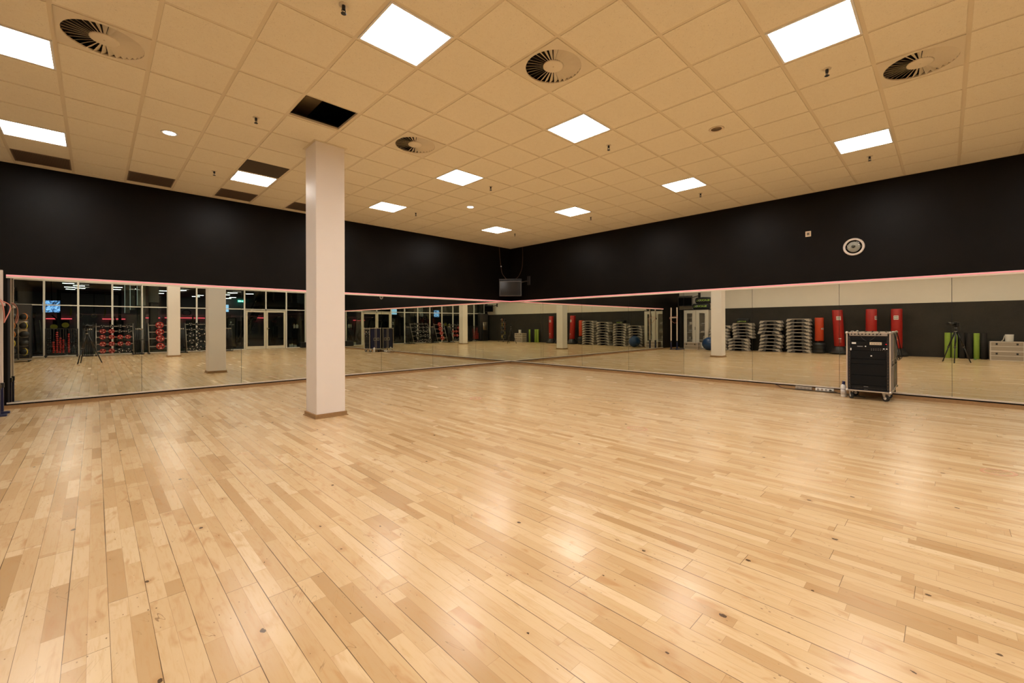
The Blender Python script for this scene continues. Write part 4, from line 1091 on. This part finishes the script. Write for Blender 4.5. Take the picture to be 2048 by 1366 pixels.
# dumbbell rack
dk = empty('dumbbell_rack', (-10.3, -14.4, 0)); tag(dk, 'black dumbbell rack on casters with columns of small dumbbells', 'dumbbell rack')
for xx in (-.42, .42):
    MB().box((xx - .02, -.03, .06), (xx + .02, .03, 1.10)).build('post', BLACK, dk); MB().box((xx - .03, -.26, .04), (xx + .03, .26, .08)).build('foot', BLACK, dk)
    for yy in (-.24, .24): MB().cyl((xx - .012, yy, .025), (xx + .012, yy, .025), .025, n=14).build('caster', RUBBER, dk)
for z in (.10, 1.08): MB().box((-.4, -.012, z), (.4, .010, z + .03)).build('rail', BLACK, dk)
def dumbbell_proto(rad, m_):
    t = empty('dumbbell')
    MB().cyl((0, -.05, 0), (0, .05, 0), .013, n=10).build('grip', BLACK, t)
    for s_ in (-1, 1): MB().sphere((0, s_ * .065, 0), rad, m_, 14, 8, (1, .75, .85)).build('head', m_, t)
    return t
dbR, dbB = dumbbell_proto(.033, mat('red_dumbbell', (.34, .022, .016), .3)), dumbbell_proto(.022, mat('black_dumbbell', (.02, .02, .02), .18))
used = {id(dbR): 0, id(dbB): 0}
colsd = [(-10.66, 8, 0, 0), (-10.60, 11, 0, 0), (-10.515, 6, 1, 0), (-10.425, 11, 1, 0), (-10.34, 8, 1, 0), (-10.255, 7, 1, 0), (-10.19, 9, 0, 0), (-10.11, 10, 1, 0), (-10.045, 6, 0, 0), (-9.975, 12, 0, 0), (-9.905, 12, 0, 0)]
rgd = random.Random(3)
for ci, (x, n, red, _) in enumerate(colsd):
    for k in range(n):
        p = dbR if red else dbB
        if used[id(p)]: o = copy_tree(p)
        else: o = p; used[id(p)] = 1
        place(o, (x + rgd.uniform(-.006, .006), -14.295, .20 + k * .075), R(rgd.uniform(-6, 6)))
        tag(o, f'{"red" if red else "black"} dumbbell, {ORD[k]} from the bottom, {ORD[ci]} column of the dumbbell rack', 'dumbbell', 'small dumbbells on the rack')
for ci, (x, n, red, _) in enumerate(colsd):
    MB().box((x - .012 + 10.3, -.008, .131), (x + .012 + 10.3, .008, 1.079)).build('divider', BLACK, dk)

# medicine ball tree
mt = empty('ball_tree', (-11.23, -12.3, 0)); tag(mt, 'grey steel medicine ball tree on feet near the glazing', 'ball tree')
MB().box((-.30, -.30, .05), (.30, .30, .075), bev=.01).build('base', STEEL, mt)
for a in range(4):
    MB().cyl((.25 * (1 if a % 2 else -1), .25 * (1 if a // 2 else -1), 0), (.25 * (1 if a % 2 else -1), .25 * (1 if a // 2 else -1), .05), .025, n=12).build('foot', RUBBER if a else WHITEP, mt)
MB().tube([(0, 0, .07), (0, 0, 1.56)], .02, 10).build('post', STEEL, mt)
BZ = (.24, .53, .83, 1.12, 1.42)
balls = []
for li, z in enumerate(BZ):
    for s_ in (-1, 1):
        pts = [(s_ * .02, 0, z + .01)] + [(s_ * (.135 + .085 * math.cos(a)), .085 * math.sin(a), z) for a in [PI + 2 * PI * q / 12 for q in range(13)]]
        MB().tube(pts, .007, 6).build('cradle', STEEL, mt)
SEG = {}
def medball(x, y, z, stripe, label):
    t = empty('medicine_ball', (x, y, z), .4); tag(t, label, 'medicine ball', 'medicine balls on the tree')
    MB().sphere((0, 0, 0), .118, RUBBER, 24, 14).build('ball', RUBBER, t)
    if stripe is not None:
        mb = MB()
        for ang in (.5,):
            pts = [(.1165 * math.cos(q * 2 * PI / 28) * math.cos(ang), .1165 * math.cos(q * 2 * PI / 28) * math.sin(ang), .1165 * math.sin(q * 2 * PI / 28)) for q in range(28)]
            mb.tube(pts, .014, 6, closed=True)
        mb.build('stripe', stripe, t)
sc = [YELLOW, None, None, YELLOW, ORANGE]; sc2 = [None, YELLOW, ORANGE, ORANGE, None]
for li, z in enumerate(BZ):
    medball(-11.23 + .135, -12.3, z + .093, sc[li], f'{"yellow and black" if sc[li] == YELLOW else "orange and black" if sc[li] == ORANGE else "plain black"} medicine ball, {ORD[li]} from the bottom on the glazing side of the tree')
    medball(-11.23 - .135, -12.3, z + .093, sc2[li], f'{"yellow and black" if sc2[li] == YELLOW else "orange and black" if sc2[li] == ORANGE else "plain black"} medicine ball, {ORD[li]} from the bottom on the wall side of the tree')
# tall dark cabinet and grey sheet behind it
gc_ = empty('locker', (-11.52, -14.86, 0)); tag(gc_, 'tall black locker in the corner beside the glazing', 'locker')
MB().box((-.42, -.12, 0), (.42, .12, 2.02), bev=.01).build('body', RUBBER, gc_); MB().box((-.40, .12, .03), (.40, .128, 2.0)).build('door', DGREY, gc_)
mb = MB(); n = 12; vs = []
for s_ in (0, .006):
    for i in range(n + 1):
        a = -1.0 + 2.0 * i / n
        for z in (0, .60): vs.append((.30 * math.sin(a * .8), .12 * math.cos(a * 1.1) + s_ + .03 * z, z))
fs = []
for i in range(n): fs += [(2 * i, 2 * i + 2, 2 * i + 3, 2 * i + 1), (2 * (n + 1) + 2 * i, 2 * (n + 1) + 2 * i + 1, 2 * (n + 1) + 2 * i + 3, 2 * (n + 1) + 2 * i + 2), (2 * i, 2 * (n + 1) + 2 * i, 2 * (n + 1) + 2 * i + 2, 2 * i + 2), (2 * i + 1, 2 * i + 3, 2 * (n + 1) + 2 * i + 3, 2 * (n + 1) + 2 * i + 1)]
fs += [(0, 1, 2 * n + 3, 2 * n + 2), (2 * n, 4 * n + 2, 4 * n + 3, 2 * n + 1)]
sv = empty('steel_bin', (-11.38, -14.50, 0)); tag(sv, 'shiny grey curved metal sheet bin behind the ball tree', 'metal bin')
mb.add(vs, fs, None, None, True); mb.build('sheet', mat('satin_sheet', (.36, .31, .25), .28, .85), sv, loc=(0, 0, .80)); MB().box((-.24, -.02, 0), (.24, .1, .80), bev=.01).build('stand', BLACK, sv)

# camera on its tripod (seen in the mirrors)
tp = empty('camera_tripod', (CAM.x - .20, CAM.y - .20, 0), YAW); tag(tp, 'black photo tripod holding the camera, seen in the mirrors', 'tripod')
MB().cyl((0, 0, .60), (0, 0, .98), .017, n=12).build('center_column', BLACK, tp)
MB().cyl((0, 0, .90), (0, 0, .96), .045, n=16).build('shoulder', BLACK, tp); MB().cyl((0, 0, .955), (0, 0, .965), .047, n=16).build('collar_ring', CHROME, tp)
MB().cyl((0, 0, .98), (0, 0, 1.06), .03, n=12).sphere((0, 0, 1.08), .028, None, 12, 8).box((-.04, -.035, 1.095), (.04, .035, 1.115)).build('ball_head', BLACK, tp)
MB().cyl((0, 0, 1.066), (0, 0, 1.074), .032, n=16).build('collar_ring', ALU, tp)
for k in range(3):
    a = 2 * PI * k / 3 + PI / 3 + .35
    c, s_ = math.cos(a), math.sin(a)
    lg = MB().tube([(.03 * c, .03 * s_, .93), (.19 * c, .19 * s_, .48)], .021, 8).build('leg', BLACK, tp)
    MB().tube([(.19 * c, .19 * s_, .48), (.345 * c, .345 * s_, .02)], .015, 8).build('lower_tube', BLACK, lg); MB().cyl((.185 * c, .185 * s_, .50), (.20 * c, .20 * s_, .455), .028, n=10).build('clamp', DGREY, lg)
    MB().sphere((.35 * c, .35 * s_, .016), .016, None, 8, 6).build('rubber_foot', RUBBER, lg)
cm = empty('photo_camera', (CAM.x - .20, CAM.y - .20, 0), YAW); tag(cm, 'black digital camera on the tripod, pointing into the room corner', 'camera')
MB().box((-.045, -.078, 1.117), (.04, .078, 1.235), bev=.01).box((-.03, -.03, 1.23), (.03, .03, 1.262), bev=.008).build('body', BLACK, cm)
MB().cyl((.04, 0, 1.195), (.12, 0, 1.195), .04, .042, n=20).cyl((.12, 0, 1.195), (.235, 0, 1.195), .042, .050, n=20).build('lens_barrel', BLACK, cm)
MB().box((-.06, .0725, 1.12), (-.04, .074, 1.21)).tube([(-.03, -.073, 1.21), (-.04, -.10, 1.05), (-.03, -.10, .95), (-.01, -.06, .9)], .004, 6).build('strap', BLACK, cm)
MB().cyl((0, -.055, 1.22), (0, -.055, 1.228), .011, n=12).build('dial', CHROME, cm)

# ------------------------------------------------------------------ back wall: mats, cases, bags, steps, cabinet
def foam(x, y, h_, rad, m_, label, tilt=0.0):
    t = empty('foam_roller', (x, y, 0)); tag(t, label, 'foam roller', 'tall foam rollers by the back wall')
    MB().lathe([(rad - .006, 0), (rad, .006), (rad, h_ - .006), (rad - .006, h_), (.012, h_)], 28).build('roller', m_, t); MB().cyl((0, 0, h_ - .03), (0, 0, h_ + .001), .0122, n=10).build('core', BLACK, t)
FB = mat('black_foam', (.014, .010, .008), .8, bump=.3)
foam(-11.92, -9.66, .88, .075, GREENM, 'green foam roller at the end of the row, farthest from the metal cases'); foam(-11.90, -9.83, .88, .075, GREENM, 'green foam roller, second in the row beside the first green one')
foam(-11.90, -10.01, .88, .075, FB, 'black foam roller right of the green pair'); foam(-11.86, -10.18, .88, .075, FB, 'black foam roller left of the single green roller')
foam(-11.87, -10.345, .87, .072, GREENM, 'single green foam roller between black ones'); foam(-11.86, -10.51, .87, .075, FB, 'black foam roller beside the metal cases')
tag(MB().lathe([(.0, 0), (.022, .0), (.026, .016), (.020, .030), (0, .032)], 14).build('massage_ball', mat('green_rubber', (.05, .25, .06), .5), loc=(-11.5, -10.30, 0)), 'tiny green rubber ball on the floor in front of the rollers', 'massage ball')
CASEM = mat('case_panel', (.40, .33, .26), .45, .2, noise=.08, nscale=30)
def alu_case(x, y, z, w_, h_, dp, label):
    """front faces +x"""
    t = empty('metal_case', (x, y, z)); tag(t, label, 'metal case', 'metal storage cases')
    MB().box((-dp / 2, -w_ / 2, .008), (dp / 2, w_ / 2, h_ - .008)).build('body', CASEM, t)
    mb = MB(); e = .009
    for zz in (e, h_ * .52, h_ - e):
        for a in ((-dp / 2 - .004, -w_ / 2 - .004, -dp / 2 + .012, w_ / 2 + .004), (dp / 2 - .012, -w_ / 2 - .004, dp / 2 + .004, w_ / 2 + .004), (-dp / 2, -w_ / 2 - .004, dp / 2, -w_ / 2 + .012), (-dp / 2, w_ / 2 - .012, dp / 2, w_ / 2 + .004)):
            mb.box((a[0], a[1], zz - e), (a[2], a[3], zz + e))
    for a in (-1, 1):
        for b_ in (-1, 1): mb.box((a * dp / 2 - .01, b_ * w_ / 2 - .01, 0), (a * dp / 2 + .01, b_ * w_ / 2 + .01, h_))
    mb.build('edge_profile', ALUL, t)
    for s_ in (-1, 1):
        MB().box((dp / 2 + .002, s_ * w_ * .31 - .022, h_ * .66), (dp / 2 + .012, s_ * w_ * .31 + .022, h_ * .84), bev=.004).build('latch', BLACK, t)
    return t
alu_case(-11.62, -10.985, 0, .70, .30, .42, 'lower metal case of the stack beside the foam rollers'); alu_case(-11.62, -10.985, .301, .70, .31, .42, 'upper metal case of the stack, carrying the white tub')
tb = empty('tub', (-11.62, -11.05, .612)); tag(tb, 'white tub with a crumpled cloth on the stacked metal cases', 'tub')
MB().lathe([(.085, 0), (.09, .01), (.095, .20), (.098, .205), (.098, .225), (.09, .228)], 28).build('body', WHITEP, tb); MB().tube([(.0, .10, .19), (.02, .115, .12), (.0, .13, .05), (.03, .17, .012)], .012, 8).build('cloth_tail', mat('cloth_grey', (.55, .5, .43), .8), tb)
alu_case(-11.28, -1.02, 0, .64, .325, .34, 'low metal case on the floor in front of the pale cabinet')
def bag_stand(x, y, rad, zb, zt, m_, label, lean=(0, 0), small=False, labrot=0.0, label_z=1.35):
    t = empty('boxing_bag', (x, y, 0)); tag(t, label, 'boxing bag', 'freestanding boxing bags')
    if small: pr = [(.20, 0), (.235, .03), (.24, .09), (.215, .135), (.235, .17), (.242, .23), (.215, .29), (.225, .33), (.22, .39), (.17, .44), (.06, .47), (.06, zb + .01)]
    else: pr = [(.30, 0), (.345, .025), (.35, .075), (.33, .10), (.30, .12), (.21, zb - .04), (.19, zb), (.10, zb)]
    MB().lathe(pr, 32).build('base', mat('bag_base', (.018, .017, .016), .32), t)
    sh_ = Matrix(((1, 0, lean[0], -lean[0] * zb), (0, 1, lean[1], -lean[1] * zb), (0, 0, 1, 0), (0, 0, 0, 1)))
    MB().lathe([(rad - .012, zb), (rad, zb + .015), (rad, zt - .02), (rad - .006, zt - .005), (rad - .02, zt), (0, zt)], 32, M=sh_).build('cylinder', m_, t)
    def patch(z0_, z1_, a0, a1, mm, nm, off=.0015):
        vs = []; n = 8
        for d_ in (off, off + .001):
            for z in (z0_, z1_):
                for i in range(n + 1):
                    a = a0 + (a1 - a0) * i / n; vs.append(((rad + d_) * math.cos(a), (rad + d_) * math.sin(a), z))
        fs = []; k = n + 1
        for i in range(n):
            fs += [(2 * k + i, 2 * k + i + 1, 3 * k + i + 1, 3 * k + i), (i, k + i, k + i + 1, i + 1), (i, i + 1, 2 * k + i + 1, 2 * k + i), (k + i, 3 * k + i, 3 * k + i + 1, k + i + 1)]
        return MB().add(vs, fs, None, sh_).build(nm, mm, t)
    a0 = labrot
    if small:
        patch(.97, 1.03, a0 - .38, a0 + .38, WHITEP, 'brand_patch')
        patch(.985, 1.01, a0 - .25, a0 + .2, BLACK, 'patch_lettering', .003)
    else:
        patch(label_z, label_z + .145, a0 - .42, a0 + .42, WHITEP, 'brand_patch')
        for li in range(2):
            for q in range(7):
                aa = a0 - .36 + q * .105
                zl = label_z + .085 - li * .06
                patch(zl, zl + .042, aa, aa + .05 + .02 * ((q + li) % 2), mat('patch_ink', (.05, .02, .02), .6), 'patch_lettering', .003)
        patch(.60, .63, a0 - .24, a0 + .24, WHITEP, 'notice_patch'); 
        for q in range(4): patch(.47 + q * .03, .482 + q * .03, a0 - .24, a0 + .24 - .05 * (q % 2), mat('faded_print', (.55, .20, .18), .6), 'notice_lettering', .002)
    return t
bag_stand(-11.82, -5.99, .153, .50, 1.455, ORANGEV, 'short orange red boxing bag on a ribbed black base beside the step stacks', small=True, labrot=-1.0)
bag_stand(-11.78, -6.66, .172, .31, 1.75, REDV, 'tall red boxing bag leaning slightly, nearest the short orange bag', lean=(0, .05), labrot=-.3)
bag_stand(-11.78, -7.63, .168, .31, 1.755, REDV, 'tall red boxing bag in the middle of the three', labrot=-1.15)
bag_stand(-11.78, -8.35, .160, .29, 1.745, REDV, 'tall red boxing bag farthest from the step stacks', labrot=.05)

def step_proto():
    """aerobic step: long axis y, front faces +x, stacking pitch about .143"""
    t = empty('aerobic_step'); L, Dp, hh = .43, .20, .115
    # platform as a trapezoid section with stepped cut-out on each long face
    mb = MB()
    mb.prism([(-L + .035, hh - .022), (-L + .045, hh), (L - .045, hh), (L - .035, hh - .022)], -Dp, Dp, 0)
    for s_ in (-1, 1):
        pl = [(s_ * (L - .035), hh - .022), (s_ * (L), 0.0), (s_ * (L - .085), 0.0), (s_ * (L - .085), .028), (s_ * (L - .155), .028), (s_ * (L - .155), .062), (s_ * (L - .20), .062), (s_ * (L - .20), hh - .022)]
        mb.prism(pl if s_ > 0 else pl[::-1], -Dp, Dp, 0)
    mb.build('platform', GREYP, t)
    for s_ in (-1, 1):
        y0_, y1_ = sorted((s_ * (L - .29), s_ * (L - .06)))
        MB().prism([(y0_, -.010), (y1_, -.010), (y1_, .03), (y0_ + (.0 if s_ > 0 else .07), .03) if False else (y0_, .03)], -Dp + .01, Dp - .006, 0).box((-Dp + .012, min(s_ * (L - .30), s_ * (L - .20)), .029), (Dp - .008, max(s_ * (L - .30), s_ * (L - .20)), .088)).build('foot_block', DGREY, t)
    MB().box((-Dp + .03, -L + .20, hh - .05), (Dp - .04, L - .20, hh - .0225)).build('underside', RUBBER, t)
    MB().box((-Dp + .02, -L + .06, hh), (Dp - .02, L - .06, hh + .003)).build('grip_mat', mat('step_mat', (.30, .26, .22), .8), t)
    return t
sp0 = step_proto(); first = [True]
def stack(x, y, n, pitch, where, offs, z0_=.012):
    for k in range(n):
        o = sp0 if first[0] else copy_tree(sp0); first[0] = False
        dx, dy, rz = offs[k] if k < len(offs) else (0, 0, 0)
        place(o, (x + dx, y + dy, z0_ + k * pitch), R(rz))
        tag(o, f'grey aerobic step, {ORD[k]} from the floor in the {where}', 'aerobic step', 'stacked aerobic steps')
stack(-11.73, -5.31, 10, .1430, 'stack beside the orange boxing bag', [(0, -.02, 0), (0, 0, 0), (0, 0, 0), (0, .01, .5), (0, 0, 0), (0, .012, 0), (0, 0, 0), (0, .01, 0), (0, 0, 0), (0, 0, 0)])
stack(-11.73, -4.27, 9, .1520, 'middle stack', [(0, .03, 0), (0, .0, .6), (0, -.02, 0), (0, -.03, 0), (0, -.05, 0), (0, .05, -.6), (0, 0, 0), (0, -.02, 0), (0, -.02, 0)])
stack(-11.74, -3.17, 9, .1395, 'stack under the small black bag', [(.22, .12, -5), (.22, .12, -5), (.21, .11, -4), (.22, .12, -5), (0, -.03, 0), (0, -.02, 0), (0, .0, 0), (0, 0, 0), (0, 0, 0)])
stack(-11.74, -2.165, 8, .1440, 'stack beside the pale cabinet', [(.1, 0, 2), (.1, .02, 2), (.1, 0, 2), (.1, 0, 2), (0.08, 0, 1), (.08, 0, 1), (.06, -.02, 0), (0, -.1, 0)])

def soft_bag(name, loc, size, label, lettering, rz=0, slump=0.0):
    t = empty(name, loc, rz); tag(t, label, 'bag', 'black printed bags')
    sx, sy, sz = size; mb = MB(); n, k = 20, 10; vs = []; fs = []
    for j in range(k + 1):
        v_ = j / k; z = sz * v_; e = 1 - .10 * abs(2 * v_ - 1) ** 3
        for i in range(n):
            a = 2 * PI * i / n; c, s_ = math.cos(a), math.sin(a)
            px_ = (abs(c) ** .35) * (1 if c > 0 else -1) * sx / 2 * e; py_ = (abs(s_) ** .35) * (1 if s_ > 0 else -1) * sy / 2 * e
            zz = z - slump * max(0, v_ - .4) * abs(py_ / (sy / 2)) ** 2 * sz + .008 * math.sin(5 * a + 3 * v_)* (1 if 0 < j < k else 0)
            vs.append((px_, py_, zz))
    for j in range(k):
        for i in range(n): fs.append((j * n + i, j * n + (i + 1) % n, (j + 1) * n + (i + 1) % n, (j + 1) * n + i))
    fs += [tuple(range(n))[::-1], tuple(range(k * n, (k + 1) * n))]
    mb.add(vs, fs, None, None, True).build('shell', mat('black_nylon', (.009, .009, .010), .55), t)
    MB().tube([(sx / 2 * .9, -sy * .3, sz * .88), (sx / 2 * 1.01, -sy * .15, sz * .80), (sx / 2 * 1.01, sy * .15, sz * .80), (sx / 2 * .9, sy * .3, sz * .88)], .012, 6).build('carry_strap', BLACK, t)
    parts = lettering
    for s_, yy, sz_, mt_, zz in parts: text(s_, sz_, (sx / 2 + .004, yy, zz), (PI / 2, 0, PI / 2), mt_, t, 'lettering', 'CENTER', .001)
    return t
BL = [('BLACKR', -.085, .125, LIME, .13), ('O', .155, .12, WHITEP, .13), ('LL', .255, .125, LIME, .13)]
soft_bag('printed_bag', (-11.80, -1.26, 1.945), (.36, .78, .26), 'black box bag lettered in lime green, lower one on top of the pale cabinet', BL)
soft_bag('printed_bag', (-11.80, -1.40, 2.228), (.36, .80, .29), 'black box bag lettered in lime green, upper tilted one above the pale cabinet', BL, slump=.25)
soft_bag('printed_bag', (-11.68, -3.16, 1.268), (.34, .56, .20), 'slumped black bag with lime green lettering lying on a stack of steps', [('BLACKR', -.04, .075, LIME, .05), ('O', .10, .075, WHITEP, .05), ('LL', .16, .075, LIME, .05)], slump=.4)

# pale cabinet
cb = empty('cabinet', (-11.83, -1.08, 0)); tag(cb, 'pale two door cabinet with wire mesh windows against the back wall', 'cabinet')
W2, D2, HH = .60, .27, 1.90
mb = MB().box((-D2, -W2, 0), (D2 - .02, -W2 + .02, HH)).box((-D2, W2 - .02, 0), (D2 - .02, W2, HH)).box((-D2, -W2, 0), (-D2 + .01, W2, HH)).box((-D2, -W2, HH - .02), (D2 - .02, W2, HH)).box((-D2, -W2, 0), (D2 - .02, W2, .05))
mb.build('body', CABW, cb)
for z in (.42, .78, 1.15, 1.5): MB().box((-D2 + .012, -W2 + .022, z), (D2 - .05, W2 - .022, z + .018)).build('shelf', CABW, cb)
MB().box((-D2 - .0, -W2 - .02, HH + .002), (D2 + .02, W2 + .02, HH + .04)).build('top_board', RUBBER, cb)
WM = mat('cabinet_wire', (.36, .32, .27), .5, .3)
for s_ in (-1, 1):
    ya, yb = sorted((s_ * .006, s_ * (W2 - .004))); wy0, wy1 = (ya + yb) / 2 - .13, (ya + yb) / 2 + .13
    mb = MB().box((D2 - .019, ya, .055), (D2, wy0, HH - .004)).box((D2 - .019, wy1, .055), (D2, yb, HH - .004)).box((D2 - .019, wy0, .055), (D2, wy1, .34)).box((D2 - .019, wy0, 1.74), (D2, wy1, HH - .004))
    dr_ = mb.build('door', CABW, cb)
    mb = MB()
    for q in range(9): mb.box((D2 - .012, wy0 + .26 * q / 8 - .0015, .34), (D2 - .009, wy0 + .26 * q / 8 + .0015, 1.74))
    for q in range(40): mb.box((D2 - .0125, wy0, .34 + 1.4 * q / 39 - .0015), (D2 - .0095, wy1, .34 + 1.4 * q / 39 + .0015))
    mb.build('wire_mesh', WM, dr_)
    if s_ > 0: MB().box((D2, .02, .93), (D2 + .012, .04, 1.08), bev=.003).build('handle', DARKM, dr_)
ib = 0
for z, items in ((.44, ((-.35, .14, .2), (.1, .2, .22), (.35, .12, .15))), (.80, ((-.3, .2, .1), (.3, .22, .12))), (1.17, ((-.3, .18, .1), (.28, .2, .16)))):
    for yy, ww, h3 in items:
        ib += 1
        tag(MB().box((-11.92, -1.08 + yy - ww / 2, z + .001), (-11.68, -1.08 + yy + ww / 2, z + h3), bev=.03).build('folded_towel', mat('towel_grey', (.5, .46, .4), .9, noise=.2, nscale=20)), f'pale folded towel inside the cabinet, {ORD[ib - 1]} counted up from the lowest shelf', 'towel', 'towels in the cabinet')
# blue ball
bb = empty('gym_ball', (-10.98, -1.93, .30)); tag(bb, 'large dark blue gym ball on the floor beside the pale cabinet', 'gym ball')
MB().sphere((0, 0, 0), .30, BLUEB, 48, 28).build('ball', BLUEB, bb); MB().cyl((0, -.297, .03), (0, -.302, .03), .012, n=10).build('valve', BLACK, bb)

# hide nothing; every prototype above has been placed
